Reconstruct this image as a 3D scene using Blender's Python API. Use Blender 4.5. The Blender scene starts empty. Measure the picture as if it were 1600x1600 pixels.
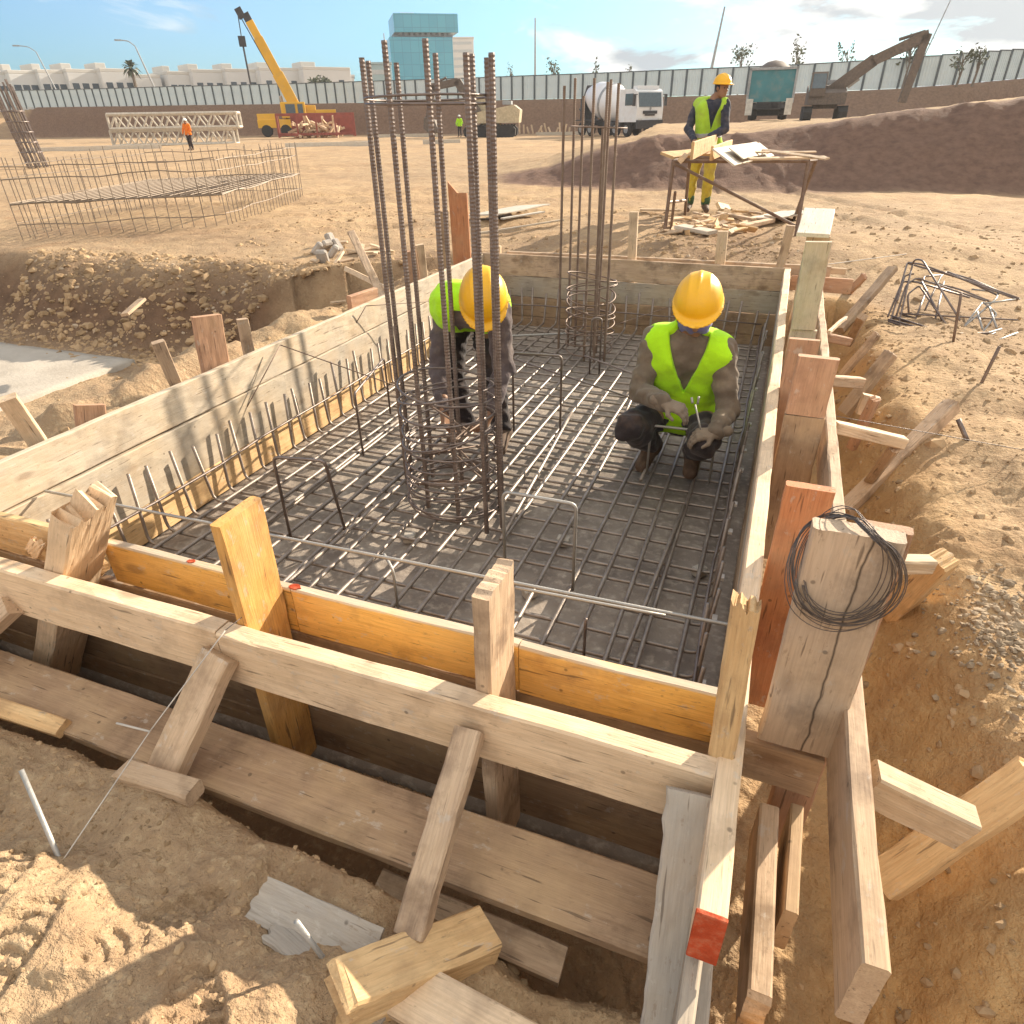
import bpy, math, random
import numpy as np
from mathutils import Vector, Matrix

random.seed(7)
rng = np.random.default_rng(11)
SC = bpy.context.scene
COL = SC.collection
R_ = math.radians

# ------------------------------------------------------------------ camera
CAM = np.array([0.0, 0.0, 1.12])
F_PX = 1030.0
def _ray(p):
    d = np.array([p[0]-800.0, 800.0-p[1], -F_PX]); return d/np.linalg.norm(d)
_X = -_ray((-2270, 239)); _Y = _ray((1260, 175))
_Y = _Y - _X*np.dot(_X, _Y); _Y /= np.linalg.norm(_Y)
ROT = np.stack([_X, _Y, np.cross(_X, _Y)])
cam = bpy.data.cameras.new('camera'); camo = bpy.data.objects.new('camera', cam)
COL.objects.link(camo)
camo.matrix_world = Matrix.Translation(Vector(CAM)) @ Matrix(ROT.tolist()).to_4x4()
cam.sensor_width = 36; cam.lens = 36*F_PX/1600
cam.clip_start = 0.02; cam.clip_end = 3000
SC.camera = camo

# ------------------------------------------------------------------ sky and sun
SUN_AZ, SUN_EL = R_(26.5), R_(22.0)          # azimuth measured from +Y towards +X
EXPOSURE = 1.27
SKY_STRENGTH = 0.085
world = bpy.data.worlds.new('World'); SC.world = world; world.use_nodes = True
def build_world():
    nt = world.node_tree; n = nt.nodes; n.clear(); L = nt.links.new
    out = n.new('ShaderNodeOutputWorld'); bg = n.new('ShaderNodeBackground')
    sky = n.new('ShaderNodeTexSky'); sky.sky_type = 'NISHITA'; sky.sun_disc = False
    sky.sun_elevation = SUN_EL; sky.sun_rotation = SUN_AZ
    sky.air_density = 1.0; sky.dust_density = 1.2; sky.ozone_density = 2.0
    tc = n.new('ShaderNodeTexCoord')
    mp = n.new('ShaderNodeMapping'); mp.inputs['Scale'].default_value = (2.8, 2.8, 9.5)
    mp.inputs['Location'].default_value = (2.1, 0.9, 0.25)
    L(tc.outputs['Generated'], mp.inputs['Vector'])
    nz = n.new('ShaderNodeTexNoise'); nz.inputs['Scale'].default_value = 1.6
    nz.inputs['Detail'].default_value = 9; nz.inputs['Roughness'].default_value = 0.56
    nz.inputs['Distortion'].default_value = 0.35
    L(mp.outputs['Vector'], nz.inputs['Vector'])
    # cloud all round but front left; the unseen part behind is added as fill
    dot = n.new('ShaderNodeVectorMath'); dot.operation = 'DOT_PRODUCT'
    dot.inputs[1].default_value = (-0.86, 0.50, 0.0)
    L(tc.outputs['Generated'], dot.inputs[0])
    mr = n.new('ShaderNodeMapRange'); mr.inputs['From Min'].default_value = 0.30
    mr.inputs['From Max'].default_value = 0.95
    mr.inputs['To Min'].default_value = 0.14; mr.inputs['To Max'].default_value = -0.13
    L(dot.outputs['Value'], mr.inputs['Value'])
    ad = n.new('ShaderNodeMath'); ad.operation = 'ADD'
    L(nz.outputs['Fac'], ad.inputs[0]); L(mr.outputs['Result'], ad.inputs[1])
    rp = n.new('ShaderNodeValToRGB'); rp.color_ramp.elements[0].position = 0.49
    rp.color_ramp.elements[1].position = 0.60
    L(ad.outputs['Value'], rp.inputs['Fac'])
    # cloud colour: bright rims, greyer bellies
    nz2 = n.new('ShaderNodeTexNoise'); nz2.inputs['Scale'].default_value = 2.3
    nz2.inputs['Detail'].default_value = 6
    L(mp.outputs['Vector'], nz2.inputs['Vector'])
    rc = n.new('ShaderNodeValToRGB')
    rc.color_ramp.elements[0].position = 0.42; rc.color_ramp.elements[0].color = (2.2, 2.6, 2.95, 1)
    rc.color_ramp.elements[1].position = 0.54; rc.color_ramp.elements[1].color = (5.9, 5.9, 5.8, 1)
    L(nz2.outputs['Fac'], rc.inputs['Fac'])
    # added fill: unseen clouds overhead and behind the camera, made brighter and warmer
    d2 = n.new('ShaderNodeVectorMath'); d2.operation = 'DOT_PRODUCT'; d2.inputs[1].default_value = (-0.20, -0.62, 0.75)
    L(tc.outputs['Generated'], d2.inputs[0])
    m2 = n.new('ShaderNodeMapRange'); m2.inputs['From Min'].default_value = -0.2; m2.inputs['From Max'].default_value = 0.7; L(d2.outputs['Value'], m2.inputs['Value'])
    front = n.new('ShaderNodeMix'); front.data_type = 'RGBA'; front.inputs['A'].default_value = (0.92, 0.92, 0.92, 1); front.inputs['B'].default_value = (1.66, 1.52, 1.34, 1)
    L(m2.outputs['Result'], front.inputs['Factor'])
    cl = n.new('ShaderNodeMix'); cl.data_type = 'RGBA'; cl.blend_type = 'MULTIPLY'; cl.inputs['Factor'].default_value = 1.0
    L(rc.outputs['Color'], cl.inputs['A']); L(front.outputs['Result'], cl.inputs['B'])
    tint = n.new('ShaderNodeMix'); tint.data_type = 'RGBA'; tint.blend_type = 'MULTIPLY'
    tint.inputs['Factor'].default_value = 1.0
    tint.inputs['B'].default_value = SKY_TINT
    L(sky.outputs['Color'], tint.inputs['A'])
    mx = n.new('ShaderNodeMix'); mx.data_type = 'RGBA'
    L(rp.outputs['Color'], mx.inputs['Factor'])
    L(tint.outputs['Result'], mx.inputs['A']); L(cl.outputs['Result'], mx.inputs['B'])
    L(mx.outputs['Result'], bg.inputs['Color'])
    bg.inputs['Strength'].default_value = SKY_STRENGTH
    L(bg.outputs['Background'], out.inputs['Surface'])
SKY_TINT = (0.34, 0.68, 0.98, 1)
build_world()

sun = bpy.data.lights.new('sun', 'SUN'); suno = bpy.data.objects.new('sun', sun)
COL.objects.link(suno)
sun.energy = 4.7; sun.angle = R_(0.5); sun.color = (1.0, 0.87, 0.69)
sdir = Vector((math.sin(SUN_AZ)*math.cos(SUN_EL), math.cos(SUN_AZ)*math.cos(SUN_EL), math.sin(SUN_EL)))
suno.rotation_euler = sdir.to_track_quat('Z', 'Y').to_euler()
suno.location = (10, 20, 20)

SC.view_settings.view_transform = 'Standard'; SC.view_settings.look = 'None'
SC.view_settings.exposure = EXPOSURE; SC.view_settings.gamma = 1.0
SC.render.engine = 'CYCLES'
SC.cycles.max_bounces = 6; SC.cycles.diffuse_bounces = 4; SC.cycles.glossy_bounces = 2
SC.cycles.caustics_reflective = False; SC.cycles.caustics_refractive = False
SC.cycles.use_denoising = True

# ------------------------------------------------------------------ photo measurements -> world points
def _w(p): return ROT @ _ray(p)
def gz(px, py, z): d = _w((px, py)); return CAM + d*((z-CAM[2])/d[2])
def wy(px, py, y): d = _w((px, py)); return CAM + d*((y-CAM[1])/d[1])
def wx(px, py, x): d = _w((px, py)); return CAM + d*((x-CAM[0])/d[0])
def az_r(px, r, z):
    """ground point in the direction of an image column (at the horizon), r metres out"""
    d = _w((px, 185)); d = np.array([d[0], d[1]]); d /= np.linalg.norm(d)
    return np.array([d[0]*r, d[1]*r, z])
def z_at(px, py, xy):
    """height seen at image row py above the ground point xy"""
    lo, hi = -3.0, 400.0
    d2 = np.array([xy[0], xy[1]])
    D = np.linalg.norm(d2); w = _w((px, py)); h = math.hypot(w[0], w[1])
    return CAM[2] + w[2]/h*D

# ------------------------------------------------------------------ object helpers
def tag(o, label=None, cat=None, group=None, kind=None):
    if label: o['label'] = label
    if cat: o['category'] = cat
    if group: o['group'] = group
    if kind: o['kind'] = kind
    return o

def thing(name, label, cat, loc=(0, 0, 0), rotz=0.0, group=None):
    o = bpy.data.objects.new(name, None); COL.objects.link(o)
    o.location = Vector([float(c) for c in loc]); o.rotation_euler = (0, 0, rotz)
    o.empty_display_size = 0.1
    return tag(o, label, cat, group)

def link_mesh(name, verts, faces, mat, parent=None, smooth=False, frame=None):
    """frame: the object's world matrix (verts are in its own axes); without it verts are in the parent's axes"""
    me = bpy.data.meshes.new(name)
    me.from_pydata(np.asarray(verts, float).tolist(), [], [tuple(map(int, f)) for f in faces])
    if smooth: me.polygons.foreach_set('use_smooth', np.ones(len(me.polygons), dtype=bool))
    me.update()
    o = bpy.data.objects.new(name, me); COL.objects.link(o)
    if mat is not None: me.materials.append(mat)
    M = frame.copy() if frame is not None else Matrix.Identity(4)
    if parent is not None:
        o.parent = parent
        if frame is not None: M = parent_world(parent).inverted() @ M
    o.matrix_basis = M
    return o

def parent_world(o):
    M = o.matrix_basis.copy(); p = o.parent
    while p is not None:
        M = p.matrix_basis @ M; p = p.parent
    return M

def copy_tree(o, parent=None):
    c = o.copy(); COL.objects.link(c)
    if parent is not None: c.parent = parent
    for ch in list(o.children): copy_tree(ch, c)
    return c

class MB:
    """collects shapes into one mesh"""
    def __init__(s): s.v = []; s.f = []; s.n = 0
    def add(s, verts, faces):
        verts = np.asarray(verts, float)
        s.v.append(verts); s.f += [tuple(i+s.n for i in f) for f in faces]; s.n += len(verts); return s
    def box(s, c, size, rot=None, ch=0.0):
        """chamfered box, c centre, size full extents, rot 3x3"""
        hx, hy, hz = [q/2 for q in size]
        if ch <= 0: ch = min(size)*0.04
        P = []; idx = {}
        for sx in (-1, 1):
            for sy in (-1, 1):
                for sz in (-1, 1):
                    for k in range(3):
                        p = [sx*hx, sy*hy, sz*hz]
                        for j in range(3):
                            if j != k: p[j] -= (sx, sy, sz)[j]*ch
                        idx[(sx, sy, sz, k)] = len(P); P.append(p)
        Fc = []
        for k in range(3):
            a, b = [(1, 2), (2, 0), (0, 1)][k]
            for sg in (-1, 1):
                q = []
                for (sa, sb) in ((-1, -1), (1, -1), (1, 1), (-1, 1)):
                    t = [0, 0, 0]; t[k] = sg; t[a] = sa; t[b] = sb; q.append(idx[(*t, k)])
                Fc.append(q if sg > 0 else q[::-1])
        for k in range(3):
            a, b = [(1, 2), (2, 0), (0, 1)][k]
            for sa in (-1, 1):
                for sb in (-1, 1):
                    t1 = [0, 0, 0]; t1[k] = -1; t1[a] = sa; t1[b] = sb
                    t2 = list(t1); t2[k] = 1
                    q = [idx[(*t1, a)], idx[(*t2, a)], idx[(*t2, b)], idx[(*t1, b)]]
                    Fc.append(q if sa*sb < 0 else q[::-1])
        for sx in (-1, 1):
            for sy in (-1, 1):
                for sz in (-1, 1):
                    q = [idx[(sx, sy, sz, k)] for k in range(3)]
                    Fc.append(q if sx*sy*sz > 0 else q[::-1])
        P = np.array(P)
        if rot is not None: P = P @ np.asarray(rot).T
        return s.add(P+np.asarray(c, float), Fc)
    def tube(s, pts, r, n=8, ribs=None, caps=True):
        """tube through pts; r scalar or per point"""
        pts = np.asarray(pts, float); m = len(pts)
        rr = np.full(m, r) if np.isscalar(r) else np.asarray(r, float)
        tan = np.gradient(pts, axis=0); tan /= np.linalg.norm(tan, axis=1)[:, None]+1e-12
        up = np.array([0.13, 0.21, 0.97]) if abs(tan[0][2]) < 0.9 else np.array([1.0, 0.1, 0.0])
        V = np.zeros((m, n, 3)); an = np.linspace(0, 2*np.pi, n, endpoint=False)
        u = np.cross(tan[0], up); u /= np.linalg.norm(u)
        for i in range(m):
            u = u - tan[i]*np.dot(u, tan[i]); u /= np.linalg.norm(u)+1e-12
            w = np.cross(tan[i], u)
            V[i] = pts[i]+rr[i]*(np.cos(an)[:, None]*u+np.sin(an)[:, None]*w)
        Fc = []
        for i in range(m-1):
            for j in range(n):
                k = (j+1) % n; Fc.append((i*n+j, i*n+k, (i+1)*n+k, (i+1)*n+j))
        if caps:
            Fc.append(tuple(range(n))[::-1]); Fc.append(tuple(range((m-1)*n, m*n)))
        return s.add(V.reshape(-1, 3), Fc)
    def lathe(s, prof, c=(0, 0, 0), axis=2, n=24, sx=1.0, sy=1.0):
        prof = np.asarray(prof, float); m = len(prof)
        an = np.linspace(0, 2*np.pi, n, endpoint=False)
        V = np.zeros((m, n, 3))
        V[:, :, 0] = prof[:, 0:1]*np.cos(an)*sx; V[:, :, 1] = prof[:, 0:1]*np.sin(an)*sy
        V[:, :, 2] = prof[:, 1:2]
        V = V.reshape(-1, 3)
        if axis == 0: V = V[:, [2, 0, 1]]
        if axis == 1: V = V[:, [1, 2, 0]]
        Fc = []
        for i in range(m-1):
            for j in range(n):
                k = (j+1) % n; Fc.append((i*n+j, i*n+k, (i+1)*n+k, (i+1)*n+j))
        Fc.append(tuple(range(n))[::-1]); Fc.append(tuple(range((m-1)*n, m*n)))
        return s.add(V+np.asarray(c, float), Fc)
    def prism(s, poly, axis, a, b):
        """extrude a 2D polygon along axis between a and b"""
        poly = np.asarray(poly, float); n = len(poly); V = []
        for t in (a, b):
            for (p, q) in poly:
                V.append({0: (t, p, q), 1: (p, t, q), 2: (p, q, t)}[axis])
        area = sum(poly[i][0]*poly[(i+1) % n][1]-poly[(i+1) % n][0]*poly[i][1] for i in range(n))
        flip = (area < 0) != (axis == 1)
        Fc = [tuple(range(n))[::-1], tuple(range(n, 2*n))]+[(i, (i+1) % n, n+(i+1) % n, n+i) for i in range(n)]
        if flip: Fc = [f[::-1] for f in Fc]
        return s.add(V, Fc)
    def build(s, name, mat, parent=None, smooth=False, w=True):
        """w: the shapes were given in world coordinates (else in the parent's own axes)"""
        V = np.concatenate(s.v)
        if w:
            c = (V.min(0)+V.max(0))/2
            return link_mesh(name, V-c, s.f, mat, parent, smooth, Matrix.Translation(Vector(c.tolist())))
        return link_mesh(name, V, s.f, mat, parent, smooth, None)

def unit(v): v = np.asarray(v, float); return v/(np.linalg.norm(v)+1e-12)
def rotz3(a): c, s = math.cos(a), math.sin(a); return np.array([[c, -s, 0], [s, c, 0], [0, 0, 1]])
def roty3(a): c, s = math.cos(a), math.sin(a); return np.array([[c, 0, s], [0, 1, 0], [-s, 0, c]])
def rotx3(a): c, s = math.cos(a), math.sin(a); return np.array([[1, 0, 0], [0, c, -s], [0, s, c]])
def bend(pts, r=0.03, n=5):
    """round the corners of a polyline"""
    pts = [np.asarray(p, float) for p in pts]; out = [pts[0]]
    for i in range(1, len(pts)-1):
        a = pts[i]+unit(pts[i-1]-pts[i])*r; b = pts[i]+unit(pts[i+1]-pts[i])*r
        for t in np.linspace(0, 1, n):
            out.append((1-t)**2*a+2*t*(1-t)*pts[i]+t*t*b)
    out.append(pts[-1]); return np.array(out)
def line(a, b, n): return np.array([np.asarray(a, float)*(1-t)+np.asarray(b, float)*t for t in np.linspace(0, 1, n)])

def rag(u, v):
    """ragged line of a broken end across the board (u) and its thickness (v)"""
    f = rng.random(4)*6.28
    q = 0.45+0.25*np.sin(5*u+f[0])+0.2*np.sin(17*u+f[1])+0.12*np.sin(39*u+f[2])+0.25*v*np.sin(9*u+f[3])
    return np.clip(q, 0, 1)
def plank(name, p0, p1, wv, w, t, mat, parent=None, label=None, cat=None, group=None, jag0=0.0, jag1=0.0, wob=0.0015, cut1=0.0, step=0.10):
    """a sawn board from p0 to p1 (centre line), wide side along wv; its own frame has X along the grain"""
    p0 = np.asarray(p0, float); p1 = np.asarray(p1, float)
    X = unit(p1-p0); Yv = np.asarray(wv, float); Yv = unit(Yv-X*np.dot(X, Yv)); Zv = np.cross(X, Yv)
    Ln = np.linalg.norm(p1-p0); m = max(3, int(Ln/step)+1); m = min(m, 60)
    c = min(0.005, t*0.14); hw, ht = w/2, t/2
    k = 7
    if jag0 or jag1: k = 13
    prof = [(-hw+c+(2*hw-2*c)*i/(k-1), -ht) for i in range(k)]+[(hw, -ht+c), (hw, ht-c)] \
        + [(hw-c-(2*hw-2*c)*i/(k-1), ht) for i in range(k)]+[(-hw, ht-c), (-hw, -ht+c)]
    prof = np.array(prof); n = len(prof); V = []; Fc = []
    sw = rng.normal(0, wob, (m, 2)); sw = np.cumsum(sw, axis=0)*0.5; sw -= sw.mean(0)
    for i in range(m):
        x = -Ln/2+Ln*i/(m-1)
        P = prof+sw[i]
        P = P+rng.normal(0, 0.0006, P.shape)
        if rng.random() < 0.35:                                     # a bruised or chipped arris
            e = rng.choice([0, k-1, k, k+1, k+2, n-1]); P[e] *= (1-rng.random()*0.07)
        xs = np.full(n, x)
        if i == 0 and jag0 > 0: xs = xs+rag(P[:, 0]/w, P[:, 1]/t)*jag0
        if i == m-1 and jag1 > 0: xs = xs-rag(P[:, 0]/w, P[:, 1]/t)*jag1
        if i == m-1 and cut1: xs = xs-cut1*(P[:, 0]+hw)/w
        V += [(xs[j], P[j][0], P[j][1]) for j in range(n)]
    for i in range(m-1):
        for j in range(n):
            q = (j+1) % n; Fc.append((i*n+j, i*n+q, (i+1)*n+q, (i+1)*n+j))
    e = (m-1)*n                                                     # ends: strips across the board
    caps = [(i, i+1, 2*k-i, 2*k+1-i) for i in range(k-1)]+[(k-1, k, k+1, k+2), (2*k+1, 2*k+2, 2*k+3, 0)]
    for q in caps: Fc.append(q[::-1]); Fc.append(tuple(e+j for j in q))
    cc = (p0+p1)/2
    M = Matrix(((X[0], Yv[0], Zv[0], cc[0]), (X[1], Yv[1], Zv[1], cc[1]), (X[2], Yv[2], Zv[2], cc[2]), (0, 0, 0, 1)))
    o = link_mesh(name, V, Fc, mat, parent, False, M)
    if label: tag(o, label, cat, group)
    return o

# ------------------------------------------------------------------ noise in numpy
def perlin(x, y, seed=0):
    r = np.random.default_rng(seed); P = r.permutation(256); P = np.concatenate([P, P])
    ang = r.random(256)*2*np.pi; gx, gy = np.cos(ang), np.sin(ang)
    xi = np.floor(x).astype(int); yi = np.floor(y).astype(int); xf = x-xi; yf = y-yi
    u = xf**3*(xf*(xf*6-15)+10); v = yf**3*(yf*(yf*6-15)+10)
    def g(a, b, dx, dy):
        h = P[(P[a & 255]+b) & 255]; return gx[h]*dx+gy[h]*dy
    n00 = g(xi, yi, xf, yf); n10 = g(xi+1, yi, xf-1, yf); n01 = g(xi, yi+1, xf, yf-1); n11 = g(xi+1, yi+1, xf-1, yf-1)
    return (n00*(1-u)+n10*u)*(1-v)+(n01*(1-u)+n11*u)*v
def fbm(x, y, s, o=4, seed=0, g=0.5):
    t = 0; a = 1.0
    for i in range(o):
        t = t+a*perlin(x*s, y*s, seed+i); s *= 2.03; a *= g
    return t
def sst(a, b, x):
    t = np.clip((x-a)/(b-a), 0, 1); return t*t*(3-2*t)

# ------------------------------------------------------------------ materials
def newmat(name):
    m = bpy.data.materials.new(name); m.use_nodes = True; nt = m.node_tree; nt.nodes.clear()
    out = nt.nodes.new('ShaderNodeOutputMaterial'); b = nt.nodes.new('ShaderNodeBsdfPrincipled')
    nt.links.new(b.outputs['BSDF'], out.inputs['Surface']); return m, nt, b
class NT:
    def __init__(s, nt): s.nt = nt; s.L = nt.links.new
    def __call__(s, t, **k):
        n = s.nt.nodes.new('ShaderNode'+t)
        for a, v in k.items(): setattr(n, a, v)
        return n
    def noise(s, vec, scale, detail=4, rough=0.5, dist=0.0):
        n = s('TexNoise'); n.inputs['Scale'].default_value = scale; n.inputs['Detail'].default_value = detail
        n.inputs['Roughness'].default_value = rough; n.inputs['Distortion'].default_value = dist
        if vec is not None: s.L(vec, n.inputs['Vector'])
        return n.outputs['Fac']
    def ramp(s, fac, stops):
        n = s('ValToRGB'); e = n.color_ramp.elements
        while len(e) < len(stops): e.new(0.5)
        for q, (p, c) in zip(e, stops):
            q.position = p; q.color = (c, c, c, 1) if np.isscalar(c) else (*c, 1)
        s.L(fac, n.inputs['Fac']); return n.outputs['Color']
    def mix(s, fac, a, b, mode='MIX'):
        n = s('Mix', data_type='RGBA', blend_type=mode)
        for v, i in ((fac, 'Factor'), (a, 'A'), (b, 'B')):
            if hasattr(v, 'links'): s.L(v, n.inputs[i])
            else: n.inputs[i].default_value = v if np.isscalar(v) else (*v, 1)
        return n.outputs['Result']
    def math(s, op, a, b=0.0):
        n = s('Math', operation=op)
        for v, i in ((a, 0), (b, 1)):
            if hasattr(v, 'links'): s.L(v, n.inputs[i])
            else: n.inputs[i].default_value = v
        return n.outputs['Value']
    def bump(s, h, strength, dist, prev=None):
        n = s('Bump'); n.inputs['Strength'].default_value = strength; n.inputs['Distance'].default_value = dist
        s.L(h, n.inputs['Height'])
        if prev is not None: s.L(prev, n.inputs['Normal'])
        return n.outputs['Normal']
    def mapping(s, vec, scale, loc=None):
        n = s('Mapping'); n.inputs['Scale'].default_value = scale; s.L(vec, n.inputs['Vector'])
        if loc is not None: s.L(loc, n.inputs['Location'])
        return n.outputs['Vector']

def wood(name, c1, c2, stain=(0.20, 0.14, 0.09), amount=0.5, grey=0.0, rough=0.75, dust=0.0, knots=0.5, crack=None, edge=None):
    m, nt, b = newmat(name); N = NT(nt)
    tc = N('TexCoord').outputs['Object']; oi = N('ObjectInfo').outputs['Random']
    cmb = N('CombineXYZ'); 
    for i, k in ((0, 37.0), (1, 91.0), (2, 53.0)): N.L(N.math('MULTIPLY', oi, k), cmb.inputs[i])
    v1 = N.mapping(tc, (1.6, 16, 16), cmb.outputs[0]); v2 = N.mapping(tc, (5, 120, 120), cmb.outputs[0])
    v3 = N.mapping(tc, (1.0, 1.0, 1.0), cmb.outputs[0])
    g1 = N.noise(v1, 2.2, 5, 0.6, 1.2); g2 = N.noise(v2, 2.0, 3, 0.6); g3 = N.noise(v3, 7.0, 6, 0.62); g4 = N.noise(v3, 2.2, 3, 0.5)
    col = N.mix(N.ramp(g1, [(0.30, 0.0), (0.70, 1.0)]), c1, c2)
    col = N.mix(N.math('MULTIPLY', N.ramp(g2, [(0.42, 0.0), (0.72, 1.0)]), 0.45), col, tuple(q*0.62 for q in c2))
    # knots
    vk = N('TexVoronoi'); vk.inputs['Scale'].default_value = 1.0
    N.L(N.mapping(tc, (3.2, 7.5, 7.5), cmb.outputs[0]), vk.inputs['Vector'])
    kn = N.ramp(vk.outputs['Distance'], [(0.09, 1.0), (0.17, 0.0)])
    col = N.mix(N.math('MULTIPLY', kn, knots), col, (0.16, 0.08, 0.035))
    col = N.mix(N.math('MULTIPLY', N.ramp(g3, [(0.50, 0.0), (0.68, 1.0)]), amount), col, stain)
    if grey > 0: col = N.mix(N.math('MULTIPLY', N.ramp(g4, [(0.34, 0.0), (0.62, 1.0)]), grey), col, (0.36, 0.335, 0.30))
    if dust > 0: col = N.mix(N.math('MULTIPLY', N.ramp(N.noise(v3, 4.0, 5, 0.6), [(0.44, 0.0), (0.66, 1.0)]), dust), col, (0.50, 0.35, 0.20))
    # cement splashes and scuffs
    g5 = N.noise(N.mapping(tc, (1, 1.6, 1.6), cmb.outputs[0]), 17.0, 5, 0.7); col = N.mix(N.math('MULTIPLY', N.ramp(g5, [(0.60, 0.0), (0.67, 1.0)]), 0.42), col, (0.52, 0.47, 0.41))
    g6 = N.noise(N.mapping(tc, (1, 2.4, 2.4), cmb.outputs[0]), 29.0, 4, 0.7); col = N.mix(N.math('MULTIPLY', N.ramp(g6, [(0.61, 0.0), (0.69, 1.0)]), 0.4), col, (0.20, 0.13, 0.08))
    # small dark nail marks
    vn = N('TexVoronoi'); vn.inputs['Scale'].default_value = 13.0; N.L(v3, vn.inputs['Vector'])
    col = N.mix(N.math('MULTIPLY', N.ramp(vn.outputs['Distance'], [(0.05, 1.0), (0.085, 0.0)]), 0.55), col, (0.05, 0.035, 0.025))
    # short dark checks along the grain
    ck = N.noise(N.mapping(tc, (7, 95, 95), cmb.outputs[0]), 1.0, 2, 0.5); ck2 = N.ramp(ck, [(0.66, 0.0), (0.72, 1.0)])
    col = N.mix(N.math('MULTIPLY', ck2, 0.6), col, (0.07, 0.045, 0.03))
    if crack is not None:                                           # one long split
        sx = N('SeparateXYZ'); N.L(tc, sx.inputs[0]); wv_ = N('TexNoise'); wv_.inputs['Scale'].default_value = 5.0; wv_.inputs['Detail'].default_value = 3; N.L(N.mapping(tc, (1, 0.05, 0.05)), wv_.inputs['Vector'])
        dy = N.math('SUBTRACT', sx.outputs[1], N.math('ADD', N.math('MULTIPLY', wv_.outputs['Fac'], crack[1]), crack[0]))
        cl = N.ramp(N.math('ABSOLUTE', dy), [(0.0006, 0.9), (0.0018, 0.0)]); col = N.mix(cl, col, (0.03, 0.018, 0.012))
    if edge is not None:                                            # mortar-whitened top edge
        sy = N('SeparateXYZ'); N.L(tc, sy.inputs[0]); e_ = N.math('ADD', sy.outputs[1], N.math('MULTIPLY', N.math('SUBTRACT', g3, 0.5), 0.012))
        col = N.mix(N.ramp(e_, [(edge-0.002, 0.0), (edge+0.0015, 0.9)]), col, (0.50, 0.42, 0.33))
    var = N('MapRange'); N.L(oi, var.inputs['Value']); var.inputs['To Min'].default_value = 0.82; var.inputs['To Max'].default_value = 1.14
    hs = N('HueSaturation'); N.L(var.outputs['Result'], hs.inputs['Value']); N.L(col, hs.inputs['Color'])
    N.L(hs.outputs['Color'], b.inputs['Base Color']); b.inputs['Roughness'].default_value = rough
    b.inputs['Specular IOR Level'].default_value = 0.25
    nrm = N.bump(g2, 0.35, 0.004); nrm = N.bump(g3, 0.35, 0.006, nrm)
    N.L(nrm, b.inputs['Normal']); return m

def plain(name, col, rough=0.6, metal=0.0, var=0.25, scale=6.0, bump=0.0, bscale=40.0, dirt=None, dirt_amt=0.4, spec=0.4):
    m, nt, b = newmat(name); N = NT(nt)
    tc = N('TexCoord').outputs['Object']
    g = N.noise(tc, scale, 5, 0.6)
    c = N.mix(N.ramp(g, [(0.3, 0.0), (0.7, 1.0)]), tuple(q*(1-var) for q in col), tuple(min(1, q*(1+var*0.6)) for q in col))
    if dirt is not None:
        c = N.mix(N.math('MULTIPLY', N.ramp(N.noise(tc, scale*1.9, 6, 0.65), [(0.48, 0.0), (0.68, 1.0)]), dirt_amt), c, dirt)
    N.L(c, b.inputs['Base Color']); b.inputs['Roughness'].default_value = rough; b.inputs['Metallic'].default_value = metal
    b.inputs['Specular IOR Level'].default_value = spec
    if bump > 0: N.L(N.bump(N.noise(tc, bscale, 5, 0.6), bump, 0.01), b.inputs['Normal'])
    return m

def cloth(name, col, scale=14.0, rough=0.9, var=0.3, dirt=None, weave=0.3):
    m, nt, b = newmat(name); N = NT(nt)
    tc = N('TexCoord').outputs['Object']
    c = N.mix(N.ramp(N.noise(tc, scale, 5, 0.6), [(0.3, 0.0), (0.7, 1.0)]), tuple(q*(1-var) for q in col), col)
    if dirt is not None: c = N.mix(N.math('MULTIPLY', N.ramp(N.noise(tc, 9.0, 5, 0.6), [(0.5, 0.0), (0.72, 1.0)]), 0.6), c, dirt)
    N.L(c, b.inputs['Base Color']); b.inputs['Roughness'].default_value = rough; b.inputs['Specular IOR Level'].default_value = 0.15
    b.inputs['Sheen Weight'].default_value = 0.15
    n1 = N.bump(N.noise(tc, 24.0, 3, 0.5, 0.6), 0.5, 0.012); N.L(N.bump(N.noise(tc, 350.0, 2, 0.5), weave, 0.002, n1), b.inputs['Normal'])
    return m

W_ORANGE = wood('board_orange', (0.74, 0.42, 0.14), (0.62, 0.32, 0.09), (0.26, 0.12, 0.045), 0.5, dust=0.25)
W_FORM = wood('form_board_orange', (0.86, 0.50, 0.14), (0.74, 0.40, 0.095), (0.28, 0.13, 0.045), 0.45, dust=0.2, edge=0.074)
W_PALE = wood('pine_pale', (0.80, 0.605, 0.41), (0.68, 0.49, 0.31), (0.30, 0.20, 0.13), 0.5, grey=0.15, dust=0.25)
W_YELLOW = wood('pine_yellow', (0.76, 0.53, 0.28), (0.64, 0.40, 0.19), (0.28, 0.16, 0.08), 0.5, dust=0.25)
W_GREY = wood('board_weathered', (0.62, 0.52, 0.385), (0.50, 0.405, 0.295), (0.25, 0.195, 0.14), 0.65, grey=0.45, dust=0.35)
W_SILVER = wood('board_silver', (0.43, 0.375, 0.315), (0.335, 0.29, 0.245), (0.17, 0.145, 0.12), 0.5, grey=0.5, dust=0.25)
W_CRACK = wood('board_cracked', (0.76, 0.57, 0.40), (0.64, 0.465, 0.32), (0.22, 0.165, 0.12), 0.65, grey=0.35, dust=0.3, crack=(-0.004, 0.045))
W_RED = wood('board_reddish', (0.55, 0.33, 0.21), (0.45, 0.255, 0.155), (0.22, 0.125, 0.08), 0.45, dust=0.3)
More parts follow.
